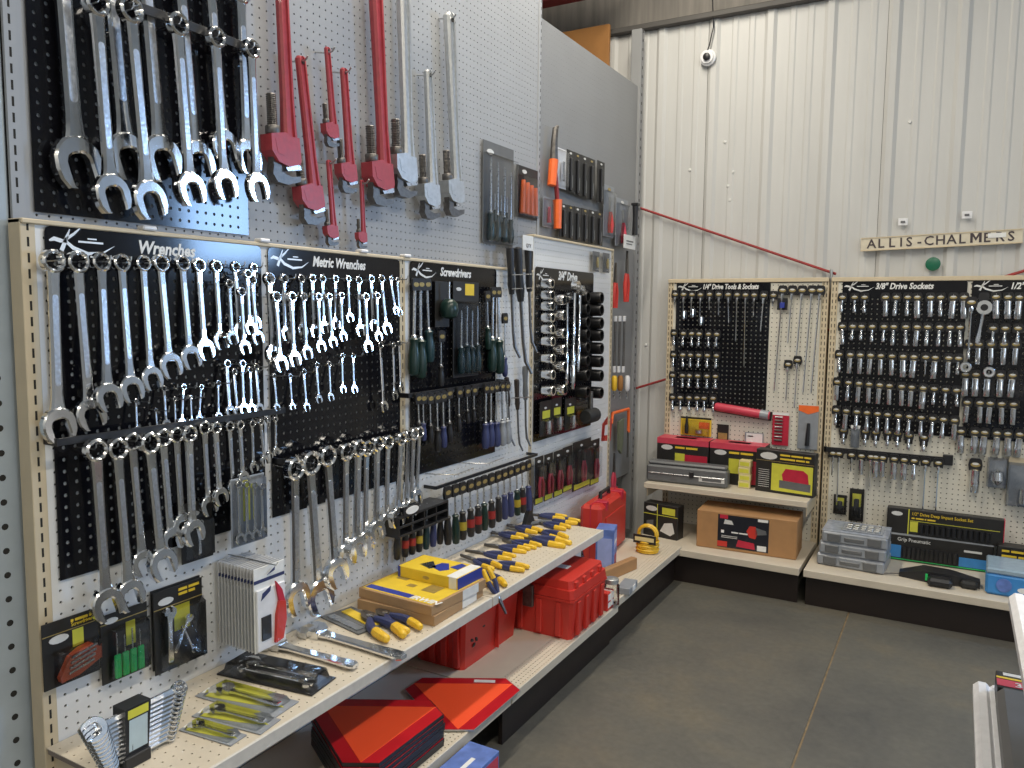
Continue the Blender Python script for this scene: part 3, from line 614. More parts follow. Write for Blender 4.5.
for i, (a, b) in enumerate(m4):
    o, A = hang('wrench_stout', 'combination_wrench', 'long chrome wrench, %s from left on the black bar of the Metric Wrenches board' % ORD[i+1], 'wrench', 'L', a, b, .051 if i % 2 else .067, G, swing=random.uniform(-.06, .06)); hookat(B2, A)
# ------------------------------------------------------------------ pipe wrenches on the grey panel
G = 'pipe wrenches on the grey panel'
def px_label(s): return s
pw = [('red', (281, -22), (291, 186), 'largest red pipe wrench, next to the chrome wrenches, handle cropped'), ('red', (300, 56), (318, 225), 'red pipe wrench with long handle, second from the left'),
      ('red', (327, 47), (335, 148), 'short red pipe wrench hanging highest on the grey panel'), ('red', (343.5, 68), (352, 194), 'medium red pipe wrench below and beside the tallest hook'),
      ('red', (374, -40), (386, 207), 'large red pipe wrench beside the aluminium ones, handle cropped'), ('red', (328.5, 160), (335, 246), 'small red pipe wrench low beside the long handled one'),
      ('red', (361.5, 180), (364, 249), 'smallest red pipe wrench, hanging lowest under the large one'), ('alu', (402, -40), (409, 199), 'largest aluminium pipe wrench, leftmost of the three, handle cropped'),
      ('alu', (428, 70), (434, 220), 'shorter aluminium pipe wrench in the middle of three'), ('alu', (449, 13), (458, 217), 'long aluminium pipe wrench, rightmost of the three')]
for i, (c, a, b, lab) in enumerate(pw):
    o, A = hang('pipe_big' if i in (4, 7, 9) else 'pipe', 'pipe_wrench', lab, 'wrench', 'L', a, b, .045, G, base=-.05, cols={} if c == 'red' else {'r': ALU})
HOOKL = MB().tube([(0, .06, .012), (0, 0, .0), (0, -.02, .002), (0, -.03, .012)], .0028, 6).mesh('hook', BRIGHT)
for (px, py) in ((300, 62), (327, 53), (343.5, 73), (428, 76), (449, 19), (328.5, 164), (361.5, 184)):
    A = on(px, py, 0, -.005); part(HOOKL, 'hook', wl_, loc=A, rot=(0, 0, R90))
# ------------------------------------------------------------------ sockets and bars on the back boards
def bpos(px, py, out=.012): p = on(px, py, 1, YB-out); return p
def row(bd, xs, y0, y1, k, lab, grp, name='socket', cat='socket', dark=(), special={}):
    n = len(xs)
    for i, x in enumerate(xs):
        y = y0+(y1-y0)*i/max(1, n-1); p = bpos(x, y); kk = special.get(i, k if isinstance(k, str) else k[i % len(k)])
        if i in dark: continue
        spawn(kk, name, lab % ORD[i+1], cat, (p.x, YB-.006, p.z), (0, random.uniform(-.05, .05), random.uniform(-.12, .12)), grp, 1)
        hook(bd, (p.x, 0, p.z+.008), HOOKS)
c4 = lambda L, s=4.04, o=800: [o+x/s for x in L]
G = 'carded sockets on the 3/8 inch board'
row(B6, c4([172,222,262,345,390,437,475,527,570,620,663]), 297, 297, ('socket_c', 'socket_c', 'socket_c', 'socket_b', 'socket_a', 'socket_a', 'socket_d', 'socket_b', 'socket_a', 'socket_d', 'socket_d'), 'chrome socket %s from left, first row of the 3/8 inch board', G)
row(B6, c4([172,213,250,293,340,380,427,473,515,565,608,648]), 326, 327, ('socket_a', 'socket_s', 'socket_s', 'socket_c', 'socket_c', 'socket_a', 'socket_a', 'socket_b', 'socket_a', 'socket_a', 'socket_a', 'socket_a'), 'chrome socket %s from left, second row of the 3/8 inch board', G)
row(B6, c4([160,203,243,285,328,373,417,460,508,548,600,640]), 354, 358, ('socket_a', 'socket_b', 'socket_b', 'socket_b', 'socket_b', 'socket_b', 'socket_d', 'socket_d', 'bit9', 'socket_d', 'socket_b', 'socket_c'), 'chrome socket %s from left, third row of the 3/8 inch board', G)
row(B6, c4([152,197,238,280,322,363,410,453,497,543,590,632]), 381.5, 390, ('socket_b', 'socket_a', 'socket_b', 'socket_b', 'socket_b', 'socket_b', 'socket_b', 'socket_b', 'socket_d', 'socket_c', 'socket_c', 'socket_c'), 'chrome socket %s from left, fourth row of the 3/8 inch board', G)
row(B6, c4([147,188,230,272,315,355,400,443,490,537,580,625]), 409.5, 420, ('socket_c', 'socket_b', 'socket_a', 'socket_a', 'socket_a', 'socket_a', 'socket_a', 'socket_a', 'socket_a', 'socket_a', 'socket_a', 'socket_b'), 'chrome socket %s from left, fifth row of the 3/8 inch board', G)
G = 'carded sockets on the 1/2 inch board'
row(B7, [996, 1008.5, 1019.6], 296.5, 297, 'socket_d', 'large chrome socket, %s from left in the first row of the 1/2 inch board', G)
row(B7, [993, 1005.3, 1018], 328, 328, 'socket_s', 'short chrome socket, %s from left in the second row of the 1/2 inch board', G)
row(B7, [969.7, 979, 991, 1004, 1015.7], 344, 344, ('socket_s', 'socket_b', 'socket_b', 'socket_b', 'socket_b'), 'chrome socket, %s from left in the third row of the 1/2 inch board', G)
row(B7, [965.5, 976, 988, 1000.5, 1012.5], 374, 375, 'socket_d', 'bright wide chrome socket, %s from left in the fourth row, 1/2 inch board', G)
row(B7, [967, 980, 990, 1002, 1014], 402, 404, 'socket_b', 'chrome socket, %s from left in the fifth row of the 1/2 inch board', G)
row(B7, [961.4, 974.7, 985, 997, 1007.5, 1020], 431, 434, 'socket_d', 'large chrome socket, %s from left in the lowest row, 1/2 inch board', G)
G = 'carded sockets and bars on the 1/4 inch board'
row(B5, [675.6, 683.7, 692.5, 700.8], 294, 294.5, ('bit6', 'bit12', 'bit12', 'bit16'), 'small driver bar, %s from left under the 1/4 inch header', G, 'driver_bar', 'driver bar')
row(B5, [710, 719, 728.4, 737.7, 745.7, 754.7, 764, 774], 294, 295, ('bit9', 'bit12', 'bit16', 'bit26', 'bit40', 'bit12', 'bit20', 'bit6'), 'extension bar %s from left in the run under the 1/4 inch header', G, 'extension_bar', 'extension bar')
for q, (y, xs) in enumerate(((333, (674.6, 683.8, 692, 699.3, 709, 717)), (354.4, (674, 683, 691, 699, 708, 717)), (375, (673, 682.9, 689.9, 698, 707.5, 716)), (397, (673, 680.5, 689.3, 697.5, 704.5, 713.3)))):
    row(B5, xs, y, y+1, 'socket_s' if q < 3 else 'socket_c', 'small socket, %%s from left in socket row %s of the 1/4 inch board' % ('one', 'two', 'three', 'four')[q], G)
for i, x in enumerate((683.7, 692.5, 700.8)):
    p = bpos(x, (321, 319, 327)[i], .012); g = MB().lathe([(.004, .0), (.010, -.004), (.011, -.02), (.009, -.05), (.004, -.055)], 10, 'z', (p.x, YB-.018, p.z+.06))
    o = [c for c in bpy.data.objects if c.get('label', '').startswith('small driver bar') and ORD[i+2] in c.get('label', '')][0]
    g.v = [(a-o.location.x, b-o.location.y, c-o.location.z) for a, b, c in g.v]; part(g, 'grip', o, CHROME, rot=(0, -o.rotation_euler.y, -o.rotation_euler.z))
# ------------------------------------------------------------------ boxes and cards
def bx(name, label, cat, c, w, d, h, rz=0, m=CARTON, b=.002, group=None, body='body'):
    t = thing(name, label, cat, c, (0, 0, rz), group); t['w'] = w; t['d'] = d; t['h'] = h
    part(MB().box(-w/2, w/2, -d/2, d/2, 0, h, b), body, t, m); return t
def frame(t, side):
    w, d, h = t['w'], t['d'], t['h']
    return {'F': ((-w/2, -d/2, 0), (1,0,0), (0,0,1), (0,-1,0), w, h), 'R': ((w/2, -d/2, 0), (0,1,0), (0,0,1), (1,0,0), d, h),
            'L': ((-w/2, d/2, 0), (0,-1,0), (0,0,1), (-1,0,0), d, h), 'T': ((-w/2, -d/2, h), (1,0,0), (0,1,0), (0,0,1), w, d)}[side]
def pan(t, side, u0, u1, v0, v1, m, name='printed_panel', lift=.0008, parent=None):
    o, U, V, N, a, b = frame(t, side); o, U, V, N = map(Vector, (o, U, V, N))
    q = [o+U*(u*a)+V*(v*b) for u, v in ((u0, v0), (u1, v0), (u1, v1), (u0, v1))]
    return part(MB().add(q+[p+N*lift for p in q], [(0,3,2,1), (4,5,6,7), (0,1,5,4), (1,2,6,5), (2,3,7,6), (3,0,4,7)]), name, parent or t, m, smooth=0)
def shp(t, side, poly, m, name, lift=.0012):
    """polygon given in face fractions, proud of the face"""
    o, U, V, N, a, b = frame(t, side); o, U, V, N = map(Vector, (o, U, V, N)); n = len(poly)
    q = [o+U*(u*a)+V*(v*b) for u, v in poly]
    return part(MB().add(q+[p+N*lift for p in q], [tuple(range(n)), tuple(range(2*n-1, n-1, -1))]+[(k, (k+1) % n, n+(k+1) % n, n+k) for k in range(n)]), name, t, m, smooth=0)
def oval(t, side, u, v, a, m=SILV, name='oval_logo'):
    o, U, V, N, A, B = frame(t, side); return shp(t, side, [(u+a/A*math.cos(q*.4488), v+a*.42/B*math.sin(q*.4488)) for q in range(14)], m, name, .0016)
def txt(t, side, s, size, u, v, m, name='lettering', shear=0, bold=.01, sx=1, lift=.0016):
    o, U, V, N, a, b = frame(t, side); o, U, V, N = map(Vector, (o, U, V, N))
    e = Matrix((U, -N, V)).transposed().to_euler()
    return part(text_mesh(s, size, m, shear, bold, sx), name, t, loc=o+U*(u*a)+V*(v*b)+N*lift, rot=e)
def lines(t, side, words, size, u, v, m, lift=.0016):
    """print too small to read in the photo: a bar for each word"""
    o, U, V, N, a, b = frame(t, side)
    for n in words: pan(t, side, u, u+n*size*.5/a, v, v+size*.5/b, m, 'print_bar', lift); u += (n*.5+.35)*size/a
def zp(px, py, z): return on(px, py, 2, z)
def cardpx(name, label, cat, side, tl, br, out, m=BLACKM, th=.003, group=None, base=0):
    ax, val = (0, base+out) if side == 'L' else (1, YB-out); A, B = on(*tl, ax, val), on(*br, ax, val)
    ua, ub = (A.y, B.y) if side == 'L' else (A.x, B.x); z0, z1 = min(A.z, B.z), max(A.z, B.z)
    c = (val, (ua+ub)/2, z0) if side == 'L' else ((ua+ub)/2, val, z0)
    t = thing(name, label, cat, c, (0, 0, R90 if side == 'L' else 0), group); t['w'] = abs(ub-ua); t['d'] = th; t['h'] = z1-z0
    part(MB().box(-t['w']/2, t['w']/2, -th/2, th/2, 0, t['h'], .0005), 'card', t, m); return t
def blister(t, u0, u1, v0, v1, dep=.02, y0=None):
    w, h = t['w'], t['h']; y = -t['d']/2; x0, x1, z0, z1 = -w/2+u0*w, -w/2+u1*w, v0*h, v1*h; i = min(.006, (x1-x0)*.15)
    v = [(x0, y, z0), (x1, y, z0), (x1, y, z1), (x0, y, z1), (x0+i, y-dep, z0+i), (x1-i, y-dep, z0+i), (x1-i, y-dep, z1-i), (x0+i, y-dep, z1-i)]
    return part(MB().add(v, [(4,5,6,7), (0,1,5,4), (1,2,6,5), (2,3,7,6), (3,0,4,7)]), 'clear_blister', t, CLEAR, smooth=0)
def inside(k, t, u, v0, v1, y, cols={}, names=None, rot=0):
    """tool of kind k drawn as parts of a pack, standing between heights v0..v1 (fractions)"""
    w, h = t['w'], t['h']; L = abs(v1-v0)*h; made = []
    for pn, me, pi, key in KINDS[k]:
        o = part(me, pn, t); o.location = (-w/2+u*w, -t['d']/2-y, v1*h); o.scale = (L,)*3; o.rotation_euler = (0, rot, 0); made.append(o)
        if key in cols: setmat(o, cols[key])
    return made
# ---- hanging cards at the lower left
t = cardpx('blister_card', 'black card with orange folding hex key set, leftmost on the lower pegboard', 'tool pack', 'L', (41, 626), (99.6, 669.5), .012)
pan(t, 'F', 0, 1, .80, .812, GOLD, 'rule'); oval(t, 'F', .28, .72, .021); pan(t, 'F', .52, .72, .52, .78, LIME); lines(t, 'F', (1, 5, 5), .011, .5, .91, YELP); txt(t, 'F', 'Screwdriver Set', .012, .5, .845, YELP, sx=.8)
shp(t, 'F', [(.24, .08), (.55, .10), (.97, .24), (.98, .40), (.80, .52), (.60, .50), (.40, .42), (.22, .15)], mat('orange_red_handle', (.55, .10, .04), .35), 'handle', .014)
for k in range(4): shp(t, 'F', [(.36+.02*k, .17+.075*k), (.82+.02*k, .25+.075*k), (.82+.02*k, .285+.075*k), (.36+.02*k, .205+.075*k)], BRIGHT, 'hex_key', .018)
blister(t, .18, 1, .05, .56, .02)
t = cardpx('blister_card', 'black card holding four bright green handled screwdrivers', 'tool pack', 'L', (99.6, 617.5), (148.7, 666), .014)
pan(t, 'F', 0, 1, .86, .872, GOLD, 'rule'); pan(t, 'F', .52, .72, .45, .80, LIME); oval(t, 'F', .22, .90, .016)
for k in range(4):
    inside('driver', t, .26+.165*k, .06, .72-.06*(k % 2), .011, {'h': GREEN}); part(MB().box(-.008, .008, -.003, .003, 0, t['h']*.34, .002), 'grip_block', t, GREEN, loc=(-t['w']/2+(.26+.165*k)*t['w'], -.014, t['h']*.07))
blister(t, .14, .97, .05, .80, .022)
t = cardpx('blister_card', 'large black card with a chrome multi-tool under clear plastic', 'tool pack', 'L', (152.5, 594), (203.5, 654.6), .016)
pan(t, 'F', .0, 1, .78, .79, GOLD, 'rule'); oval(t, 'F', .24, .86, .021); lines(t, 'F', (4, 5), .012, .5, .93, YELP); lines(t, 'F', (4, 3), .012, .5, .875, YELP); pan(t, 'F', .40, .72, .45, .76, LIME)
for o in inside('adjustable', t, .25, .12, .80, .012): pass
inside('adjustable', t, .68, .15, .62, .010, rot=.5); inside('wrench', t, .5, .10, .50, .014, rot=-.4)
blister(t, .08, .97, .04, .78, .026)
part(MB().box(-t['w']/2, t['w']/2, .006, .009, .01, t['h']+.004), 'second_card', t, BLACKM)
# ---- stack of white packs on one long hook
G = 'white cutter packs hung on one hook'
for k in range(12):
    x = .018+.0115*k; last = k == 11
    A = on(253, 563, 0, .145); B = on(285, 640, 0, .145)
    lab = 'front pack of the white stack, showing a red cutter' if last else 'white pack with grey edge, %s from the pegboard in the hanging stack' % ORD[k+1]
    t = thing('blister_pack', lab, 'tool pack', (x, (A.y+B.y)/2, B.z+.0), (0, 0, R90), G); t['w'] = B.y-A.y; t['d'] = .003; t['h'] = A.z-B.z-.018
    part(MB().box(-t['w']/2, t['w']/2, -.0015, .0015, 0, t['h'], .0005), 'card', t, WHITEP if last else mat('pale_grey_card', (.50, .50, .50), .5))
    part(MB().box(-t['w']/2+.003, t['w']/2-.003, -.0085, -.0018, .004, t['h']*.75, .002), 'tray', t, LGREY if not last else WHITEPL)
    pan(t, 'F', 0, 1, .82, .86, NAVY, 'printed_band')
    if last:
        t['d'] = .018
        shp(t, 'F', [(.55, .06), (.80, .08), (.92, .30), (.90, .52), (.70, .55), (.60, .40)], RED, 'cutter_handle', .008); shp(t, 'F', [(.70, .55), (.90, .52), (.80, .68), (.60, .80)], REDC, 'cutter_head', .006)
        shp(t, 'F', [(.15, .14), (.45, .14), (.45, .42), (.15, .42)], BLACKP, 'spare_blade', .003); shp(t, 'F', [(.15, .62), (.45, .70), (.48, .76), (.2, .70)], NAVY, 'printed_mark'); shp(t, 'F', [(.35, .90), (.62, .97), (.60, .93)], NAVY, 'printed_mark')
part(MB().tube([(-.004, .487, .775), (.17, .487, .775), (.178, .487, .785)], .002, 6), 'hook', U1, BRIGHT, loc=(0, -.6125, 0))
# ---- packs hanging below the Wrenches board
t = cardpx('blister_card', 'small black pack hanging below the Wrenches bar', 'tool pack', 'L', (180, 505), (213, 555), .02); oval(t, 'F', .4, .80, .016); inside('adjustable', t, .5, .1, .7, .008); blister(t, .1, .95, .05, .72)
t = cardpx('wrench_pack', 'clear pack of four small chrome wrenches below the Wrenches bar', 'tool pack', 'L', (230, 480), (265, 538), .066, LGREY)
for k in range(4): inside('wrench', t, .16+.23*k, .06+.0*k, .93-.04*k, .008)
pan(t, 'F', .35, .55, .35, .95, LIME); blister(t, .03, .97, .02, .98, .018)
# ---- items lying on the left shelf
def lie(k, name, label, cat, a, b, z, group=None, cols={}, flip=0):
    """unit-length XZ tool laid flat on its back from photo point a (top end) to b"""
    A, B = zp(*a, z), zp(*b, z); L = (B-A).length; ang = math.atan2(B.y-A.y, B.x-A.x)
    r = spawn(k, name, label, cat, A, (0, 0, 0), group, L, cols)
    d = (B-A).normalized(); r.rotation_euler = Matrix((d.cross(Vector((0,0,1)))*-1, Vector((0,0,-1)), -d)).transposed().to_euler(); return r
lie('adjustable', 'adjustable_wrench', 'big chrome adjustable wrench lying across the shelf front edge', 'wrench', (302, 628), (404, 657), ZS+.011)
lie('adjustable', 'adjustable_wrench', 'shorter chrome adjustable wrench lying beside the black blister pack', 'wrench', (264, 641), (356, 666), ZS+.011)
def flat(name, label, cat, q, z, th=.004, m=BLACKM, group=None):
    """flat pack from four photo corners lying on height z; local X runs from corner 1 to 2"""
    P = [zp(*p, z) for p in q]; c = sum(P, Vector())/4; ux = ((P[2]-P[1])+(P[3]-P[0]))/2; uy = ((P[1]-P[0])+(P[2]-P[3]))/2
    t = thing(name, label, cat, c, (0, 0, math.atan2(ux.y, ux.x)), group); t['w'] = ux.length; t['d'] = uy.length; t['h'] = th
    part(MB().box(-t['w']/2, t['w']/2, -t['d']/2, t['d']/2, 0, th, .0005), 'card', t, m); return t
def topblister(t, dep=.018, a=.04):
    w, d, h = t['w'], t['d'], t['h']; x, y, i = w*(.5-a), d*(.5-a), .006
    v = [(-x, -y, h), (x, -y, h), (x, y, h), (-x, y, h), (-x+i, -y+i, h+dep), (x-i, -y+i, h+dep), (x-i, y-i, h+dep), (-x+i, y-i, h+dep)]
    part(MB().add(v, [(4,5,6,7), (0,1,5,4), (1,2,6,5), (2,3,7,6), (3,0,4,7)]), 'clear_blister', t, CLEAR, smooth=0)
def lay(k, t, x0, x1, y, z, cols={}):
    L = abs(x1-x0); made = []
    for pn, me, pi, key in KINDS[k]:
        o = part(me, pn, t); o.location = (x0, y, z); o.scale = (L,)*3; o.rotation_euler = Matrix(((0, 1, 0), (0, 0, -1), (-1, 0, 0))).transposed().to_euler() if False else Matrix(((0, 0, -1), (1, 0, 0), (0, -1, 0))).to_euler()
        if key in cols: setmat(o, cols[key])
Q = [[(189.5,696),(227,681.5),(296,702),(277,719)], [(191,716),(214,703.5),(280,719),(261.5,736)], [(180,730),(194,720.6),(249,735),(228.6,747)]]
for k, q in enumerate(Q):
    t = flat('carded_wrench', 'yellow card with an adjustable wrench lying on the shelf, %s' % ('largest and farthest back', 'middle one of three', 'smallest and nearest the edge')[k], 'tool pack', q, ZS+.001, .002, LGREY, 'yellow carded wrenches on the shelf')
    shp(t, 'T', [(.10, .1), (.62, .3), (.95, .55), (.62, .92), (.06, .92)], LIME, 'yellow_print', .0008); shp(t, 'T', [(.02, .2), (.30, .55), (.25, .75), (.0, .5)], WHITEP, 'white_print', .001)
    lay('adjustable', t, -t['w']*.36, t['w']*.42, 0, .011); topblister(t, .014, .08)
t = flat('blister_pack', 'long black blister pack with chrome pliers lying on the shelf', 'tool pack', [(217.6,674),(243,659.5),(338.5,678),(309,697)], ZS+.001, .004, BLACKP)
lay('adjustable', t, -t['w']*.40, t['w']*.40, .01, .016); lay('wrench', t, -t['w']*.30, t['w']*.44, -.02, .014); topblister(t, .026, .05)
t = flat('blade_pack', 'grey pack with yellow blades lying behind the pliers', 'tool pack', [(326, 619), (346, 606), (384, 622), (364, 637)], ZS+.001, .004, GREYPL)
shp(t, 'T', [(.1, .55), (.95, .45), (.95, .75), (.1, .85)], YELP, 'yellow_blade', .003); shp(t, 'T', [(.1, .1), (.9, .08), (.9, .3), (.1, .32)], BRIGHT, 'steel_blade', .003)
# wrench set standing in its black holder
t = thing('wrench_set', 'fan of chrome wrenches in a black holder on the shelf corner', 'wrench set', (.200, .062, ZS))
for k in range(11):
    z = .012+.0090*k; L = .150+.0065*k
    for pn, me, pi, key in KINDS['wrench_stout']:
        o = part(me, pn, t); o.location = (.004-.10*z, L*.50+.012, z); o.scale = (L,)*3
        o.rotation_euler = (Matrix.Rotation(-.7, 3, 'Y') @ Matrix(((0, -1, 0), (0, 0, 1), (-1, 0, 0)))).to_euler()
ho = part(MB().loft([[(.018, -.026, 0), (.018, .024, 0), (-.022, .024, 0), (-.022, -.026, 0)], [(.008, -.016, .118), (.008, .042, .118), (-.032, .042, .118), (-.032, -.016, .118)]]), 'holder', t, BLACKP)
def hq(y0, y1, z0, z1, m, nm):
    f = lambda y, z: (.0186-.0847*z, y+.10*z, z)
    part(MB().add([f(y0, z0), f(y1, z0), f(y1, z1), f(y0, z1)], [(0, 1, 2, 3)]), nm, ho, m, smooth=0)
hq(-.019, .022, .032, .094, mat('pale_label', (.45, .55, .58), .4), 'holder_label'); hq(-.022, .024, .097, .114, LIME, 'holder_print')
for k in range(10): hq(-.012+k*.0024, -.0106+k*.0024+.0004*(k % 3), .0325, .045, BLACKM, 'barcode_bar') if k == 0 else None
part(MB().box(.014, .024, -.03, .028, 0, .026, .002), 'holder_foot', ho, BLACKP)
# cartons
G = 'brown tool cartons stacked on the shelf'
for k in range(2):
    t = bx('carton', ('lower', 'upper')[k]+' brown carton of the stack on the shelf'+('' if k == 0 else ', with yellow top label'), 'box', (.187+.004*k, 1.075+.004*k, ZS+.0315*k), .285, .285, .031, .03-.07*k, CARTON2, .0015, G)
    if k:
        pan(t, 'T', .03, .97, .03, .93, YELP, 'yellow_label'); pan(t, 'T', .05, .66, .05, .15, BLUE, 'blue_band', .0012)
        for a in ((.15, .45, .3, .55), (.4, .32, .5, .40), (.62, .3, .8, .5)): pan(t, 'T', a[0], a[2], a[1], a[3], GOLD, 'tool_print', .0014)
        txt(t, 'T', 'IRWIN', .036, .66, .05, WHITEP, bold=.03, shear=.2)
    pan(t, 'R', .55, .85, .04, .96, WHITEP, 'shipping_label')
t = bx('carton', 'yellow and blue carton on top of the brown cartons', 'box', (.205, 1.15, ZS+.0635), .235, .135, .036, -.03, YELP, .0015)
pan(t, 'R', 0, 1, 0, 1, BLUE, 'blue_end'); pan(t, 'L', 0, 1, 0, 1, BLUE, 'blue_end'); pan(t, 'F', .86, .98, 0, 1, WHITEP, 'white_band'); pan(t, 'T', .82, .98, .0, 1, WHITEP, 'white_band')
shp(t, 'T', [(.42, .35), (.62, .2), (.7, .4), (.55, .75), (.45, .7)], BLUE, 'blue_print'); shp(t, 'T', [(.22, .35), (.45, .2), (.5, .35), (.3, .7)], BRIGHT, 'tool_print'); shp(t, 'T', [(.65, .55), (.8, .5), (.8, .85), (.7, .92)], BLUE, 'blue_print'); oval(t, 'F', .48, .45, .013, GOLD); shp(t, 'F', [(.0, .0), (.04, 0), (.04, 1), (0, 1)], BLUE, 'blue_band')
# ---- pliers on the shelf
G = 'blue and yellow pliers on the shelf'
pls = [((469.8,551.8),(513.8,558.6),'pliers_long'), ((488.4,546),(528.4,551.8),'pliers'), ((504,541),(539,548),'cutters'), ((517.7,537),(568.4,546.5),'cutters'), ((531.3,529),(564.5,540),'pliers'), ((541,524.4),(568.4,529.8),'pliers_long'), ((556.7,521.5),(579,524),'pliers'), ((488.4,564.5),(527,571),'pliers_long'), ((476, 570), (500, 589), 'pliers'), ((470, 561), (498, 571), 'pliers_long'), ((358,612),(396,642),'cutters'), ((377,614),(415,634),'cutters'), ((496, 536), (526, 541), 'pliers'), ((512, 529), (540, 535), 'cutters'), ((545, 519), (566, 521), 'pliers_long')]
labs = ['long nose pliers leftmost in the row past the yellow carton', 'blue and yellow pliers, second in the front row past the yellow carton', 'diagonal cutters with yellow ends in the middle of the shelf row', 'largest blue and yellow cutters in the shelf row', 'dark jawed pliers with grey yellow handles near the shelf end', 'slim pliers with blue grips near the far shelf end', 'last blue and yellow pliers at the far shelf end', 'lone thin pliers lying nearest the shelf front edge', 'yellow handled pliers partly hidden right behind the cartons', 'long nose pliers tucked between wall and yellow carton', 'blue gripped pliers lying in front of the brown cartons', 'yellow ended cutters touching the front of the brown cartons', 'pliers lying against the wall side, middle of the row', 'cutters against the wall side, toward the far end', 'slim pliers against the wall at the far end']
for i, (a, b, k) in enumerate(pls):
    z = ZS+.002; A, B = zp(*a, z), zp(*b, z); L = (B-A).length; d = (A-B).normalized()
    K = {'pliers': 1.0, 'pliers_long': 1.08, 'cutters': .90}[k]; s = min(.25, max(.19, L/K)); o = B+d*(.70*s)
    spawn(k, 'pliers', labs[i], 'pliers', (o.x, o.y, ZS-.018*s+.001+.0008*i), (0, 0, math.atan2(d.y, d.x)-R90), G, s)
A = zp(484, 590, ZS+.005)
spawn('pliers_long', 'pliers', 'needle nose pliers hanging their steel tips over the shelf edge', 'pliers', (.352, A.y+.01, ZS-.018), (0, 0, 0), G, .15).rotation_euler = (Matrix.Rotation(-R90, 3, 'Z') @ Matrix.Rotation(-1.05, 3, 'X')).to_euler()
# ---- red tool boxes under the shelf
def toolbox(label, x0, x1, y0, y1, z0, h, ribs_side, label_st=False):
    cx, cy = (x0+x1)/2, (y0+y1)/2; t = thing('toolbox', label, 'toolbox', (cx, cy, z0)); w, d = x1-x0, y1-y0
    def slab(za, zb, ia, ib, nm, par=None, b=.012):
        def ring(i, z):
            a, c = w/2-i, d/2-i; return [(-a+b, -c, z), (a-b, -c, z), (a, -c+b, z), (a, c-b, z), (a-b, c, z), (-a+b, c, z), (-a, c-b, z), (-a, -c+b, z)]
        return part(MB().loft([ring(ia, za), ring(ib, zb)]), nm, par or t, RED, smooth=25)
    slab(0, h*.66, .016, .004, 'body'); slab(h*.66, h*.70, .0, .0, 'rim'); lid = slab(h*.71, h*.86, .002, .006, 'lid'); slab(h*.86, h, .014, .018, 'lid_top', lid)
    for k in range(4):
        if ribs_side == 'x':  # ribs on the face towards +x
            y = -d*.33+k*d*.22; part(MB().box(w/2-.012, w/2+.003, y-.012, y+.012, .012, h*.64, .003), 'rib', t, RED); part(MB().box(w/2-.03, w/2-.008, y-.012, y+.012, h*.86, h*.97, .003), 'lid_rib', lid, RED)
        x = -w*.33+k*w*.22; part(MB().box(x-.012, x+.012, -d/2-.0, -d/2+.016, .012, h*.64, .003), 'rib', t, RED)
    la = part(MB().box(-.022, .022, -d/2-.012, -d/2+.004, h*.48, h*.86, .003), 'latch', t, STEEL if ribs_side == 'x' else BLACKP)
    if label_st: part(MB().box(-.03, .03, -.02, .02, h, h+.001), 'sticker', lid, WHITEP, loc=(.06, 0, 0))
    if ribs_side != 'x':
        [part(MB().prism(ellipse(0, 0, .010, .006, 8), -.001, .001), 'dark_mark', t, BLACKM, loc=(w/2-.0085, -d*.34+q, h*zz), rot=(0, rr, R90)) for q, zz, rr in ((0, .36, .5), (.012, .28, -.6), (.028, .34, .9), (.075, .46, .3))]; part(MB().box(w/2-.012, w/2+.004, d*.06, d*.075, .01, h*.8), 'rib', t, RED)
    return t
toolbox('long red toolbox under the shelf, behind the brown cartons', .0, .222, 1.27, 1.665, ZD, .262, 'y')
toolbox('red toolbox with stepped lid standing forward on the base deck', .06, .432, 1.685, 2.02, ZD, .225, 'x', True)
# ---- slow vehicle triangles
hexp = []
R_, c_ = .215, .0
def smv(name, label, c, z, th, ang, group, edge, s=1.0):
    """truncated triangle sign lying flat: dark red border, orange centre"""
    t = thing(name, label, 'warning sign', (c[0], c[1], z), (0, 0, ang), group)
    tri = [Vector((math.cos(math.radians(90+120*k)), math.sin(math.radians(90+120*k))))*.272*s for k in range(3)]; cut = .20
    P = []
    for k in range(3):
        a, b, cc = tri[k], tri[(k+1) % 3], tri[(k+2) % 3]; P += [a+(cc-a)*cut, a+(b-a)*cut]
    n = 6; 
    def pl(pts, z0, z1): return MB().add([(p.x, p.y, z0) for p in pts]+[(p.x, p.y, z1) for p in pts], [tuple(range(len(pts)))[::-1], tuple(range(len(pts), 2*len(pts)))]+[(k, (k+1) % len(pts), len(pts)+(k+1) % len(pts), len(pts)+k) for k in range(len(pts))])
    part(pl(P, 0, th), 'plate', t, edge, smooth=0); part(pl([p*.985 for p in P], th, th+.0006), 'border', t, DKRED, smooth=0)
    part(pl([p*.69 for p in tri], th+.0006, th+.0012), 'orange_triangle', t, ORSHEET, smooth=0)
    return t
G = 'slow vehicle triangles stacked under the shelf'
AN = R90
for k in range(8):
    smv('warning_triangle', 'orange warning triangle on top of the black edged stack' if k == 7 else 'black edged warning triangle, %s from the bottom of the stack' % ORD[k+1], (.275+random.uniform(-.004, .004), .735+random.uniform(-.004, .004)), ZD+.0115*k, .010, AN+random.uniform(-.02, .02), G, BLACKP)
t = smv('warning_triangle', 'single orange warning triangle lying by the red toolbox', (.313, 1.116), ZD+.004, .004, AN, None, ALU)
part(MB().box(-.035, .035, -.009, .009, 0, .0006), 'sticker', t, WHITEP, loc=(.131, -.005, .0052), rot=(0, 0, math.radians(-62)))
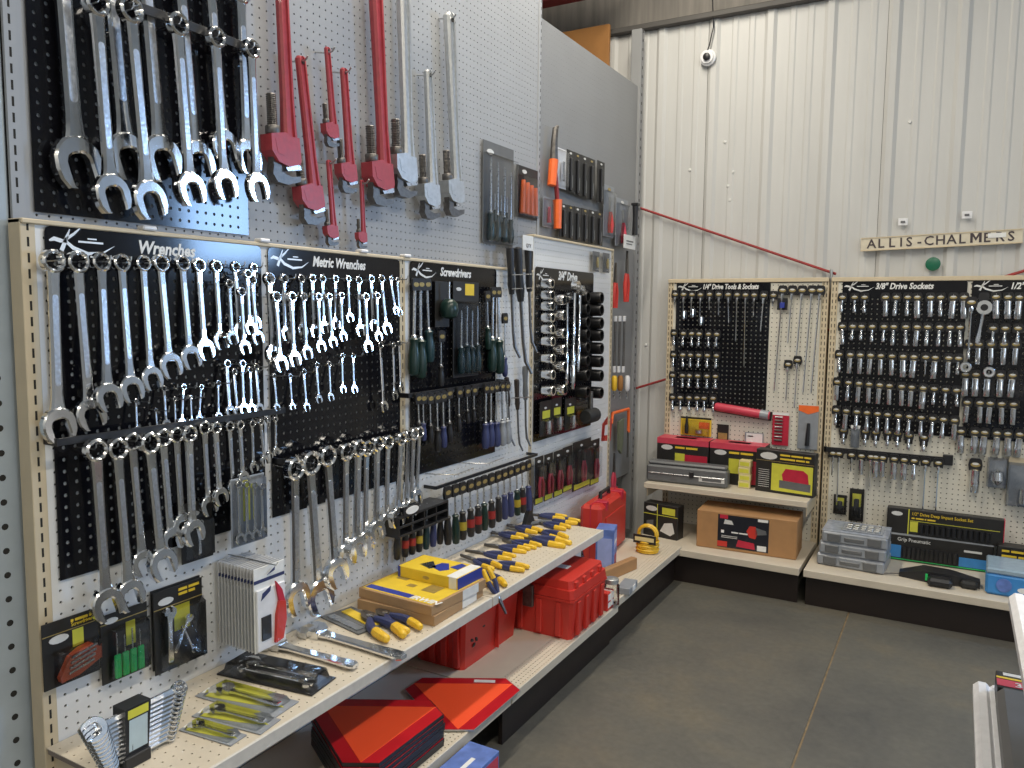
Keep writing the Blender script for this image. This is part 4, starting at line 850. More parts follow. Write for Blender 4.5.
# blue carton on the floor in front of the open base
t = bx('carton', 'blue carton on the floor below the warning triangles', 'box', (.497, .775, 0), .36, .10, .165, R90, LBLUE)
lines(t, 'T', (4, 5), .026, .45, .35, WHITEP); lines(t, 'F', (5, 4), .026, .55, .55, WHITEP); lines(t, 'F', (4, 3), .020, .6, .42, WHITEP); pan(t, 'F', .75, .98, .66, .92, PINK); pan(t, 'F', .1, .9, .1, .3, BLUE)
# ------------------------------------------------------------------ screwdrivers, second unit
G = 'screwdrivers on the Screwdrivers board'
def tagat(o, m=BLACKM, s=1.0):
    k = s/o.scale[0]
    for me, nm in ((TAG, 'hang_tag'), (TAGLOGO, 'tag_logo')):
        q = part(me, nm, o); q.scale = (k, k, k); q.location = (0, .006*k, .0)
sd = [((415,284),(413.5,376),'driver',DGREEN,'long green screwdriver, leftmost on the Screwdrivers board'), ((420.5,284),(421,379),'driver',DGREEN,'long dark green screwdriver, second from left on the Screwdrivers board'), ((427,284),(430,363),'driver',TEAL,'teal screwdriver, third from left on the Screwdrivers board'),
      ((441,336),(441,387),'driver',BLACKP,'short black screwdriver hanging under the stubby one'), ((487,296),(488.5,350),'driver',DGREEN,'green screwdriver just right of the clear screwdriver pack'), ((493,292),(492,372),'driver',DGREEN,'dark green screwdriver, second to the right of the clear pack'), ((498,292),(499.5,374),'driver',DGREEN,'dark green screwdriver at the right edge of the Screwdrivers board'), ((504.5,318),(505,377),'driver_long',NAVY,'navy handled driver overlapping the right edge of the Screwdrivers board')]
for a, b, k, c, lab in sd:
    o, A = hang(k, 'screwdriver', lab, 'screwdriver', 'L', a, b, .03, G, {'h': c}); tagat(o, s=.9); hook(B3, A, HOOKS)
t = cardpx('stubby_pack', 'stubby round handled screwdriver on a black card', 'screwdriver', 'L', (435, 281), (449, 327), .02); t['group'] = G
part(MB().lathe([(.01, .0), (.028, .008), (.034, .03), (.030, .055), (.015, .07)], 14, 'z', (0, -.03, .03)), 'handle', t, DGREEN, smooth=50); part(MB().cyl((0, -.03, .09), (0, -.03, .16), .004), 'shaft', t, BRIGHT)
t = cardpx('screwdriver_pack', 'clear pack of screwdrivers in the middle of the Screwdrivers board', 'tool pack', 'L', (453, 281), (478, 375), .022, BLACKM); oval(t, 'F', .2, .92, .016); pan(t, 'F', .45, .8, .86, .98, YELP)
for k in range(4): inside('driver', t, .18+.21*k, .04, .70+.05*(k % 2), .015, {'h': TEAL})
blister(t, .03, .97, .02, .80, .03)
mid = [(418,398,420,440,BLACKP),(423,398,424,441,NAVY),(430,398,431,444,BLACKP),(437,397,438,452,BLACKP),(443,396,444,448,NAVY),(449,393,450,443,BLACKP),(459,392,459,432,BLACKP),(467,391,468,424,BLACKP),(474,390,474,422,BLACKP),(486,388,485.5,449,NAVY),(491,388,491,447,NAVY),(496,387,497,447,NAVY),(502,386,503,446,LGREY),(507,386,508,444,LGREY)]
for i, (x0, y0, x1, y1, c) in enumerate(mid):
    o, A = hang('driver', 'screwdriver', 'carded screwdriver, %s from left in the lower row of the Screwdrivers board' % ORD[i+1], 'screwdriver', 'L', (x0, y0), (x1, y1), .05, G, {'h': c}); tagat(o, s=.85); hook(B3, A)
# pry bars and long drivers on the white strip
G = 'pry bars on the white pegboard strip'
def prybar(label, a, b, c, hl=.42, bend=.02, out=.035):
    A, B = on(*a, 0, out), on(*b, 0, out); du, dz = B.y-A.y, B.z-A.z; L = math.hypot(du, dz)
    t = thing('pry_bar', label, 'pry bar', A, (0, math.atan2(-du, -dz), R90), G, L)
    part(MB().lathe([(.012, 0), (.035, -.01), (.038, -.06), (.030, -hl*.5), (.036, -hl*.8), (.024, -hl)], 10), 'handle', t, c, smooth=50)
    part(MB().tube([(0, 0, -hl+.01), (0, 0, -.75), (bend*.3, -.01, -.9), (bend, -.05, -1)], [.014, .013, .016, .012], 6), 'blade', t, STEEL)
for i, (a, b, lab) in enumerate([((510, 247), (514, 358), 'black handled pry bar, leftmost in the upper trio'), ((517.5, 247), (525, 374), 'black handled pry bar with purple band, middle of the upper trio'), ((528, 247), (531, 352), 'black handled pry bar, rightmost in the upper trio'), ((506.5, 377), (511, 446), 'dark curved scraper, left of the lower trio'), ((516.5, 379), (519, 451), 'dark brown scraper in the middle of the lower trio'), ((525, 366), (526, 446), 'thin grey steel bar, right of the lower trio')]):
    prybar(lab, a, b, (BLACKP, BLACKP, BLACKP, mat('brown_handle', (.035, .025, .02), .4), mat('brown_handle', (.035, .025, .02), .4), GREYPL)[i])
for px, py in ((512, 275), (512, 289), (512, 398)):
    A, B = on(px, py, 0, .05), on(px+20, py-1, 0, .05); part(MB().tube([(A.x, A.y-1.6825, A.z), (B.x, B.y-1.6825, B.z)], .0022, 6), 'wire_rack', U2, BRIGHT)
A = on(528, 243, 0, .05)
t = thing('price_card', 'small white price card above the pry bars', 'card', A, (0, 0, R90)); part(MB().box(-.045, .045, -.001, .001, -.03, .03), 'card', t, WHITEP); part(text_mesh('QTY', .022, SIGNL), 'lettering', t, loc=(-.02, -.002, -.018)); part(MB().tube([(0, .003, .025), (0, .05, .03)], .001, 5), 'wire', t, BRIGHT)
# empty wire hooks under the Screwdrivers board
for a, b in (((428, 474), (462, 469)), ((462, 463), (492, 461))):
    A, B = on(*a, 0, .01), on(*b, 0, .09); A.y = A.y; part(MB().tube([(-.002, A.y-1.6825, A.z), (.06, A.y-1.6825+.02, A.z), (.10, (A.y+B.y)/2-1.6825, A.z), (.10, A.y-1.6825+.16, A.z+.004)], .002, 6), 'wire_hook', U2, BRIGHT)
# row of screwdrivers on the long rail
G = 'screwdrivers on the long rail above the shelf'
MUTE = {'red_plastic': mat('dull_red_print', (.30, .02, .02), .4), 'yellow_print': mat('dull_yellow_print', (.40, .30, .03), .4)}
xs = [448,456,463,471,478.4,484.7,492,498.8,505,511,517.5,523,529]; bots = [545,544,540,537,533.6,530.5,528,522,519.5,517,515.6,513,511]
cl = [BLACKP, DGREEN, (BLACKP, YELP), (BLACKP, RED), (BLACKP, RED), DGREEN, (BLACKP, RED), BLACKP, NAVY, NAVY, (DGREEN, YELP), (BLACKP, RED), NAVY]; nm = ['black', 'dark green', 'yellow banded', 'red banded', 'red banded', 'dark green', 'red banded', 'black', 'navy', 'navy', 'green and yellow', 'red banded', 'navy']
A, B = on(436, 487, 0, .05), on(531, 457.5, 0, .05); z = (A.z+B.z)/2
part(MB().box(.046, .052, A.y-1.6825, 2.115-1.6825, z-.006, z+.006, .001), 'tool_rail', U2, BLACKP)
for yy in (A.y, 2.11): part(MB().box(-.002, .046, yy-1.6825-.002, yy-1.6825+.002, z-.006, z+.006), 'rail_bracket', U2, BLACKP)
for i, x in enumerate(xs):
    yt = 492-(i/12)*27; c = cl[i]; c0 = c[0] if isinstance(c, tuple) else c
    o, A = hang('driver_row', 'screwdriver', '%s handled screwdriver, %s from left on the long rail' % (nm[i], ORD[i+1]), 'screwdriver', 'L', (x-1, yt), (x, bots[i]), .072, G, {'h': c0}); tagat(o, s=.95)
    if isinstance(c, tuple):
        setmat(part(BAND, 'grip_band', o), MUTE[c[1].name])
# black tray with seven screwdrivers
A, B = on(409, 527, 0, .06), on(447, 503, 0, .06)
t = thing('tool_tray', 'black slotted tray holding seven screwdrivers', 'tool rack', (0, 1.30, .66), (0, 0, R90))
y0, y1 = on(398, 520, 0, .08).y, on(447, 505, 0, .08).y; w = y1-y0; zt = on(447, 500, 0, .08).z; zb = on(447, 519, 0, .08).z
t.location = (.0, (y0+y1)/2, zb)
part(MB().box(-w/2, w/2, -.085, -.002, 0, .008, .001), 'shelf', t, BLACKP); part(MB().box(-w/2, w/2, -.085, -.002, zt-zb-.008, zt-zb, .001), 'shelf', t, BLACKP); part(MB().box(-w/2, w/2, -.085, -.080, (zt-zb)/2-.004, (zt-zb)/2+.004, .001), 'bar', t, BLACKP)
for k in range(5): part(MB().box(-w/2+k*w/4-.003, -w/2+k*w/4+.003, -.085, -.002, 0, zt-zb, .001), 'divider', t, BLACKP)
part(MB().prism(ellipse(0, 0, .035, .013), -.0865, -.0852), 'white_badge', t, WHITEP, loc=(-.07, 0, zt-zb+.012)); part(MB().box(-.115, -.03, -.085, -.08, zt-zb-.002, zt-zb+.028, .001), 'badge_plate', t, BLACKP)
G = 'screwdrivers in the black tray'
for i, x in enumerate((397, 405, 412, 419, 426, 433, 440)):
    c = (BLACKP, BLACKP, BLACKP, BLACKP, TEAL, NAVY, BLACKP)[i]
    o, A = hang('driver_row', 'screwdriver', 'screwdriver, %s from left below the black tray' % ORD[i+1], 'screwdriver', 'L', (x+1, 511-i*2.0), (x, 560-i*2.6), .05, G, {'h': c})
    if i in (1, 2, 3): setmat(part(BAND, 'grip_band', o), MUTE['red_plastic' if i < 3 else 'yellow_print'])
# ------------------------------------------------------------------ third unit: 3/4 inch drive
G = 'chrome sockets on pegs of the 3/4 inch board'
for i, y in enumerate((283.7, 295, 306, 317.4, 329, 341, 358, 374, 390)):
    p = on(540, y, 0, .02); spawn('peg_socket', 'socket', 'chrome socket on a peg, %s from top in the left column, 3/4 inch board' % ORD[i+1], 'socket', p, (0, 0, R90), G, 1.0+.012*i)
for i, y in enumerate((302, 317, 335, 351, 368, 391)):
    p = on(551, y-2, 0, .02); spawn('peg_socket', 'socket', 'chrome socket on a peg, %s from top in the second column, 3/4 inch board' % ORD[i+1], 'socket', p, (0, 0, R90), G, 1.1+.015*i)
G = 'black impact sockets on pegs'
for q, xx in enumerate((574, 588)):
    for i, y in enumerate((297, 309, 322, 334, 347, 360, 374, 391)):
        p = on(xx, y+q*1, 0, .02); spawn('peg_socket_black', 'socket', 'black impact socket, %s from top in the %s column' % (ORD[i+1], ('inner', 'outer')[q]), 'socket', p, (0, 0, R90), G, 1.25)
def longbar(name, label, a, b, out, m=CHROME, r=.014):
    A, B = on(*a, 0, out), on(*b, 0, out); d = B-A; t = thing(name, label, 'ratchet', A, (0, math.atan2(-d.y, -d.z), R90), None, d.length)
    part(MB().lathe([(r, -.06), (r, -.62), (r*1.5, -.63), (r*1.7, -.95), (r*1.2, -1)], 10), 'handle', t, m); part(MB().prism(ellipse(0, -.02, .05, .06, 16), -.04, .02), 'ratchet_head', t, m); part(MB().lathe([(.022, -.06), (.022, -.04)], 10, 'y', (0, 0, -.02)), 'selector', t, BRIGHT)
longbar('breaker_bar', 'long chrome breaker bar hanging in the middle of the 3/4 inch board', (575, 285), (572.5, 389), .085)
longbar('ratchet', 'chrome ratchet beside the long breaker bar', (580.5, 289), (578, 372), .08)
longbar('ratchet', 'chrome ratchet partly behind the second socket column', (567.5, 296), (566.5, 385), .03)
G = 'small black packs along the bottom of the 3/4 inch board'
for i, (tl, br) in enumerate((((540, 402), (551, 434)), ((552, 399), (561, 430)), ((565, 399), (575, 428)))):
    t = cardpx('blister_card', 'black pack with yellow label, %s from left below the chrome sockets' % ORD[i+1], 'tool pack', 'L', tl, br, .03, BLACKM, group=G); pan(t, 'F', .2, .85, .5, .72, LIME); oval(t, 'F', .45, .8, .012); part(MB().lathe([(.012, 0), (.014, .03), (.012, .06)], 10, 'z', (0, -.016, .01)), 'contents', t, BRIGHT); blister(t, .1, .9, .04, .48)
p = on(583, 415, 0, .03); t = thing('rubber_mallet', 'dark rubber mallet head hanging below the impact sockets', 'mallet', p, (0, 0, R90)); part(MB().lathe([(.03, -.06), (.036, -.05), (.036, .05), (.03, .06)], 14, 'x', (0, -.04, 0)), 'head', t, RUBBER); part(MB().cyl((0, -.04, 0), (0, -.04, .12), .012), 'handle', t, STEEL)
G = 'red handled pliers packs'
pk = [((535,458),(542.5,502)),((544.5,455),(552,498)),((554,452),(562,494)),((563,448),(571.5,489)),((573,443),(590,484)),((590.5,441),(598.5,482))]
for i, (tl, br) in enumerate(pk):
    t = cardpx('pliers_pack', 'black card of red handled pliers, %s from left above the base deck' % ORD[i+1], 'tool pack', 'L', tl, br, .035, BLACKM, group=G); oval(t, 'F', .45, .90, .014); pan(t, 'F', .08, .95, .02, .13, LIME, 'yellow_label')
    w, h = t['w'], t['h']
    for s in (-1, 1): part(MB().tube([(s*.006, -.012, h*.58), (s*.018, -.014, h*.42), (s*.014, -.014, h*.16)], [.006, .008, .007], 8), 'red_grip', t, PINK)
    part(MB().prism([(-.010, h*.58), (.010, h*.58), (.012, h*.68), (.003, h*.82), (-.003, h*.82), (-.012, h*.68)], -.016, -.008), 'jaws', t, STEEL); blister(t, .05, .95, .14, .84, .022)
for i, px in enumerate((596, 606)):
    t = cardpx('hook_pack', 'small clear pack at the top corner of the tall unit, %s' % ('left one', 'right one')[i], 'tool pack', 'L', (px-3, 251+i*1.5), (px+3, 272+i*1), .02, GREYPL); part(MB().lathe([(.006, 0), (.008, .03), (.004, .05)], 8, 'z', (0, -.01, .02)), 'brass_part', t, GOLD); blister(t, .05, .95, .05, .8)
# tools on the dark panel in the corner
def hangtool(name, label, cat, tl, br, out=.03, base=-.054):
    A, B = on(*tl, 0, base+out), on(*br, 0, base+out); t = thing(name, label, cat, (A.x, (A.y+B.y)/2, B.z), (0, 0, R90)); t['w'] = B.y-A.y; t['h'] = A.z-B.z; t['d'] = 0; return t
t = hangtool('bolt_cutter', 'black and orange long handled cutter on the dark panel', 'cutter', (543, 121), (562, 232)); w, h = t['w'], t['h']
part(MB().tube([(.02, -.01, h), (.0, -.01, h*.97), (-.01, -.01, h*.85), (-.012, -.01, h*.66)], [.008, .014, .016, .02], 8), 'jaw', t, STEEL); part(MB().tube([(-.014, -.01, h*.67), (-.03, -.01, h*.42)], [.022, .020], 10), 'orange_grip', t, ORANGE); part(MB().tube([(-.01, -.01, h*.68), (.015, -.01, h*.45), (.03, -.01, h*.28)], .011, 8), 'arm', t, RODRED); part(MB().tube([(.03, -.01, h*.30), (.035, -.01, h*.02)], [.022, .018], 10), 'orange_grip', t, ORANGE)
t = cardpx('blister_card', 'clear pack with a pink handle beside the orange cutter', 'tool pack', 'L', (543, 196), (551, 228), .02, LGREY, base=-.054); part(MB().tube([(0, -.012, .02), (0, -.012, .09)], [.010, .006], 8), 'pink_handle', t, PINK); blister(t, .05, .95, .03, .95)
t = cardpx('blister_card', 'tall white blister pack beside the row of files', 'tool pack', 'L', (555, 146), (566, 190), .03, WHITEPL, base=-.054); blister(t, .05, .95, .03, .95); part(MB().box(-.01, .01, -.02, -.004, .03, t['h']-.06, .004), 'chrome_insert', t, CHROME)
G = 'black carded files on the dark panel'
for q, (xs_, y0, y1, hh) in enumerate((((570, 577, 584, 591, 600.5), 149, 160, 44), ((563, 570, 577, 584.5, 592, 599), 203, 211, 35))):
    for i, x in enumerate(xs_):
        y = y0+(y1-y0)*i/(len(xs_)-1)
        t = cardpx('file_card', 'black carded file, %s from left in the %s row on the dark panel' % (ORD[i+1], ('upper', 'lower')[q]), 'file', 'L', (x-3, y), (x+3.2, y+hh), .035, BLACKM, group=G, base=-.054)
        oval(t, 'F', .5, .93, .012, GOLD if i % 2 else SILV); part(MB().box(-.012, .012, -.012, -.002, t['h']*.02, t['h']*.82, .003), 'file_handle', t, BLACKP); part(MB().box(-.004, .004, -.014, -.012, t['h']*.1, t['h']*.4), 'highlight_strip', t, GREYPL)
for i, (tl, br, c, lab) in enumerate((((604, 184), (613, 238), RED, 'clear pack with a red handle at the end of the dark panel'), ((616, 197), (627, 248), PINK, 'clear pack with a pink coil next to the corner upright'))):
    t = cardpx('blister_card', lab, 'tool pack', 'L', tl, br, .03, LGREY, base=-.054); oval(t, 'F', .5, .93, .02, GOLD if i == 0 else SILV); part(MB().tube([(0, -.012, .02), (0, -.014, .06), (0, -.012, .13)], [.014, .018, .008], 10), 'handle', t, c); part(MB().box(-.006, .006, -.012, -.006, .13, t['h']-.06), 'blade', t, ALU); blister(t, .05, .95, .02, .9)
t = hangtool('hammer_handle', 'black handle hanging at the corner upright', 'tool', (630.5, 202), (636.5, 236), .07); part(MB().tube([(0, -.01, 0), (0, -.01, t['h']*.5), (0, -.01, t['h'])], [.016, .014, .018], 10), 'handle', t, BLACKP); part(MB().box(-.02, .02, -.03, .01, t['h']-.015, t['h'], .003), 'cap', t, BLACKP)
t = cardpx('price_card', 'white price card by the corner upright', 'card', 'L', (624, 234), (635, 250), .07, WHITEP, base=-.054); pan(t, 'F', .2, .8, .5, .6, GREYPL, 'print_line'); pan(t, 'F', .2, .7, .3, .38, GREYPL, 'print_line')
G = 'red handled snips in the corner'
for i, (tl, br) in enumerate((((609, 262), (618, 308)), ((621, 250), (629, 302)))):
    t = hangtool('tin_snips', 'red handled snips on the dark panel, %s' % ('lower left pair', 'upper right pair')[i], 'snips', tl, br); t['group'] = G; h = t['h']
    for s in (-1, 1): part(MB().tube([(s*.008, -.01, h*.55), (s*.022, -.01, h*.35), (s*.016, -.01, 0)], [.010, .012, .010], 8), 'red_grip', t, RED)
    part(MB().prism([(-.016, h*.5), (.016, h*.5), (.010, h*.75), (0, h), (-.010, h*.75)], -.016, -.004), 'blades', t, STEEL)
G = 'long files in the corner'
for i, x in enumerate((613.5, 618, 622.5)):
    t = hangtool('long_file', 'long grey file in the corner, %s from left' % ORD[i+1], 'file', (x-1.5, 316), (x+1.5, 372)); t['group'] = G; part(MB().box(-.009, .009, -.012, -.004, .03, t['h']-.03, .002), 'blade', t, STEEL); part(MB().box(-.012, .012, -.014, -.002, t['h']-.03, t['h'], .002), 'cap', t, WHITEPL); part(MB().box(-.012, .012, -.014, -.002, 0, .035, .002), 'tip', t, WHITEPL)
for i, (x, c) in enumerate(((612.5, YEL), (618.5, WOOD), (625.5, WHITEPL))):
    t = hangtool('chisel', 'chisel with %s handle low in the corner' % ('yellow', 'wooden', 'white')[i], 'chisel', (x-2.5, 376), (x+2.5, 398)); h = t['h']; part(MB().lathe([(.01, h*.35), (.016, h*.45), (.016, h*.9), (.01, h)], 10, 'z', (0, -.01, 0)), 'handle', t, c); part(MB().box(-.008, .008, -.013, -.007, 0, h*.37, .001), 'blade', t, BRIGHT)
t = hangtool('hand_saw', 'hand saw with red handle and pale tapered blade', 'saw', (597, 418), (610, 487)); w, h = t['w'], t['h']
part(MB().prism([(-w*.25, h*.72), (w*.15, h*.72), (w*.48, 0), (w*.30, 0)], -.009, -.006), 'blade', t, ALU); part(MB().prism([(-w*.45, h*.70), (w*.2, h*.66), (w*.28, h*.95), (-w*.05, h), (-w*.4, h*.92)], -.022, -.001), 'handle', t, RED); part(MB().prism([(-w*.25, h*.76), (w*.08, h*.75), (w*.1, h*.90), (-w*.2, h*.89)], -.0225, -.0205), 'handle_opening', t, WHITEPL)
t = hangtool('hacksaw', 'hacksaw with orange frame and grey grip in the corner', 'saw', (609, 412), (627, 462)); w, h = t['w'], t['h']
part(MB().tube([(-w*.45, -.01, h*.80), (-w*.4, -.01, h*.97), (w*.42, -.01, h*.97), (w*.45, -.01, h*.55)], .009, 8), 'frame', t, ORANGE); part(MB().prism([(-w*.12, h*.80), (w*.14, h*.83), (w*.12, h*.45), (.04*w, h*.22), (-w*.08, h*.3)], -.018, -.004), 'grip', t, mat('olive_grey', (.16, .18, .12), .5)); part(MB().box(w*.40, w*.46, -.012, -.008, h*.1, h*.58), 'blade', t, STEEL)
t = hangtool('long_pliers', 'red handled pliers low in the corner beside the saw', 'pliers', (607, 455), (617, 488)); h = t['h']
for s in (-1, 1): part(MB().tube([(s*.006, -.01, h*.5), (s*.02, -.01, h*.3), (s*.014, -.01, 0)], [.007, .009, .008], 8), 'red_grip', t, PINK)
part(MB().prism([(-.012, h*.48), (.012, h*.48), (.006, h*.8), (0, h), (-.006, h*.8)], -.016, -.006), 'jaws', t, STEEL)
# packs on the light grey panel
t = cardpx('screwdriver_pack', 'clear pack of screwdrivers with oval logo on the grey panel', 'tool pack', 'L', (483, 139), (512.5, 247), .012, GREYPL, base=-.05); oval(t, 'F', .22, .90, .026)
for k in range(4): inside('driver_long', t, .14+.22*k, .02, .84-.03*k, .016, {'h': TEAL})
for k in range(3): inside('driver', t, .30+.2*k, .98-.2, .50+.0*k, .012, {'h': TEAL})
blister(t, .02, .98, .01, .88, .03)
t = cardpx('blister_card', 'black card of orange handled tools on the grey panel', 'tool pack', 'L', (516.5, 164), (537, 221), .012, BLACKM, base=-.05); oval(t, 'F', .35, .90, .02)
for k in range(4): part(MB().tube([(-t['w']*.28+k*t['w']*.19, -.012, t['h']*(.72-.03*k)), (-t['w']*.34+k*t['w']*.21, -.013, t['h']*.08)], [.010, .013], 8), 'orange_handle', t, ORANGE)
blister(t, .05, .97, .03, .82, .026)
# ------------------------------------------------------------------ back wall fittings
YF = YW-.022
def rod(label, a, b, name='brace_rod'):
    A, B = on(*a, 1, 3.586), on(*b, 1, 3.586); d = B-A; t = thing(name, label, 'rod', A); part(MB().cyl((0, 0, 0), d, .007, seg=10), 'rod', t, RODRED); part(MB().cyl(-d.normalized()*.02, d.normalized()*.03, .012, seg=10), 'clevis', t, STEEL); return t
rod('thin red brace rod sloping down across the siding to the right', (634, 206), (836, 274))
rod('thin red brace rod rising from the corner behind the shelving', (627, 391), (1060, 260))
A, B = on(861, 245, 1, YF), on(1023, 236, 1, YF); L = (B-A).length
t = thing('wall_sign', 'weathered cream sign reading ALLIS-CHALMERS on the siding', 'sign', (A+B)/2, (0, -math.atan2(B.z-A.z, B.x-A.x), 0))
part(MB().box(-L/2, L/2, -.016, 0, -.034, .034, .002), 'board', t, SIGNP); part(MB().box(-L/2, L/2, -.019, -.016, -.034, -.028), 'lower_edge', t, CREAM); part(MB().box(-L/2, L/2, -.019, -.016, .029, .034), 'upper_edge', t, CREAM)
word = 'ALLIS-CHALMERS'; x = -L/2+.03
for ch in word:
    me = text_mesh(ch, .064, SIGNL, 0, .014) if ch != 'M' else MB().prism([(0, 0), (.011, 0), (.011, .030), (.024, .008), (.037, .030), (.037, 0), (.048, 0), (.048, .046), (.036, .046), (.024, .024), (.012, .046), (0, .046)], -.0005, .0005).mesh('letter', SIGNL, 0); part(me, 'letter', t, loc=(x, -.0175, -.020)); wd = max(v.co.x for v in me.vertices); x += (L-.055)/13.55*(.62 if ch in 'I-' else 1.12 if ch == 'M' else 1.04)
part(MB().box(.21, .285, -.0195, -.0182, -.002, .02), 'white_sticker', t, WHITEP)
p = on(933, 264, 1, YF); t = thing('round_badge', 'dark green round badge on the siding below the sign', 'badge', p); part(MB().lathe([(.034, 0), (.034, -.005), (.031, -.007)], 20, 'y'), 'disc', t, DISC)
p = on(708, 58, 1, YF); t = thing('security_camera', 'small round wall camera with black lens and dangling cable', 'camera', p)
part(MB().lathe([(.045, 0), (.045, -.008), (.036, -.014), (.034, -.022)], 20, 'y'), 'base_plate', t, WHITEPL); part(MB().lathe([(.020, -.018), (.020, -.034), (.014, -.038)], 14, 'y'), 'lens', t, BLACKP)
q = on(713, -6, 1, YF)-p; m_ = on(714, 28, 1, YF)-p
part(MB().tube([(.0, -.012, .04), (m_.x*.3, -.012, m_.z*.4), (m_.x, -.014, m_.z), (q.x, -.012, q.z)], .0035, 6), 'cable', t, BLACKP)
for i, (px, py) in enumerate(((903, 222), (967, 215))):
    p = on(px, py, 1, YF); t = thing('wall_clip', 'small white clip plate on the siding, %s of two' % ('left', 'right')[i], 'plate', p, group='clip plates above the sign'); part(MB().box(-.022, .022, -.004, 0, -.018, .018, .002), 'plate', t, WHITEPL); part(MB().box(-.010, .010, -.009, -.004, -.005, .005, .001), 'clip', t, GREYPL)
A = on(566, 31, 1, 3.5); B = on(608, 56, 1, 3.5)
t = thing('plywood_sheet', 'orange brown plywood sheet behind the dark panel, top of corner', 'board', ((A.x+B.x)/2-.1, 3.52, 2.2)); part(MB().box(-.28, B.x-(A.x+B.x)/2+.1, -.012, .012, 0, A.z-2.2, .002), 'sheet', t, WOOD); part(MB().box(-.28, -.24, .012, .03, 0, A.z-2.25), 'batten', t, WOOD)
# ------------------------------------------------------------------ items hung on the back pegboards
G = 'thin bars on the white strip'
for i, (x, k) in enumerate(((782.9, 'bit50'), (792.6, 'bit26'), (802.5, 'bit32'), (812.3, 'bit50'), (820.5, 'bit50'))):
    p = bpos(x, 290); o = spawn(k, 'extension_bar', 'long extension bar, %s from left beside the 1/4 inch board' % ORD[i+1], 'extension bar', (p.x, YB-.006, p.z), (0, .04, 0), G, 1.1)
for i, (x, y, k) in enumerate(((788.4, 364, 'bit20'), (797.7, 360, 'bit26'))):
    p = bpos(x, y); spawn(k, 'extension_bar', 'short extension bar hanging lower on the white strip, %s one' % ('left', 'right')[i], 'extension bar', (p.x, YB-.006, p.z), (0, .02, 0), G)
t = cardpx('tag_box', 'small black pack under the first long extension bar', 'tool pack', 'B', (777.5, 298), (787.5, 310), .02, BLACKP); part(MB().box(-.012, .012, -.014, 0, .01, .04, .002), 'insert', t, BLUE)
p = on(742, 411, 1, YB-.03); t = thing('tube_pack', 'red tube pack lying under the 1/4 inch board', 'tool pack', p, (0, .10, 0)); part(MB().lathe([(.02, -.15), (.024, -.14), (.024, .10), (.022, .15)], 14, 'x'), 'tube', t, PINK); part(MB().box(-.155, .16, .012, .018, -.03, .02), 'card', t, BLACKM); part(MB().lathe([(.025, .10), (.025, .145)], 14, 'x'), 'clear_cap', t, LGREY)
t = cardpx('blister_card', 'yellow card with a black bit under the 1/4 inch sockets', 'tool pack', 'B', (681, 416), (711, 437), .012, YELP); pan(t, 'F', .0, 1, .90, 1, BLACKM); part(MB().lathe([(.010, .0), (.012, .04), (.007, .07), (.005, .1)], 10, 'z', (-t['w']*.28, -.014, .012)), 'bit', t, BLACKP); pan(t, 'F', .6, .95, .4, .75, ORANGE); part(MB().lathe([(.0, .0), (.02, .004), (.02, .02), (.0, .026)], 12, 'z', (t['w']*.12, -.014, .015)), 'metal_cap', t, BRIGHT); blister(t, .05, .95, .05, .85)
t = cardpx('blister_card', 'small dark card beside the yellow one', 'tool pack', 'B', (717.5, 424), (728, 446), .012, BLACKM); pan(t, 'F', .1, .9, .3, .6, GOLD); pan(t, 'F', .1, .9, .02, .22, REDC)
t = cardpx('blister_card', 'clear pack with white insert above the red top boxes', 'tool pack', 'B', (745, 432), (763, 449), .012, LGREY); pan(t, 'F', .08, .95, .3, .95, WHITEP); pan(t, 'F', .15, .45, .72, .80, REDC, 'print_line')
t = cardpx('drill_bit_card', 'red card of drill bits in descending sizes', 'tool pack', 'B', (773, 412), (788, 446), .012, REDC); pan(t, 'F', .0, 1, .92, 1, WHITEP)
for k in range(8): part(MB().cyl((-t['w']*.35, -.006, t['h']*(.86-.10*k)), (t['w']*.12, -.006, t['h']*(.86-.10*k)), .0045, seg=8), 'drill_bit', t, STEEL if k % 3 else BRIGHT)
t = cardpx('pouch', 'grey pouch with orange red top holding a black bit', 'tool pack', 'B', (799, 405), (817, 450), .012, LGREY); shp(t, 'F', [(0, 1), (1, 1), (1, .88), (.5, .80), (0, .88)], ORANGE, 'orange_top'); part(MB().tube([(0, -.010, .02), (.004, -.010, t['h']*.6)], [.012, .008], 8), 'bit', t, BLACKP)
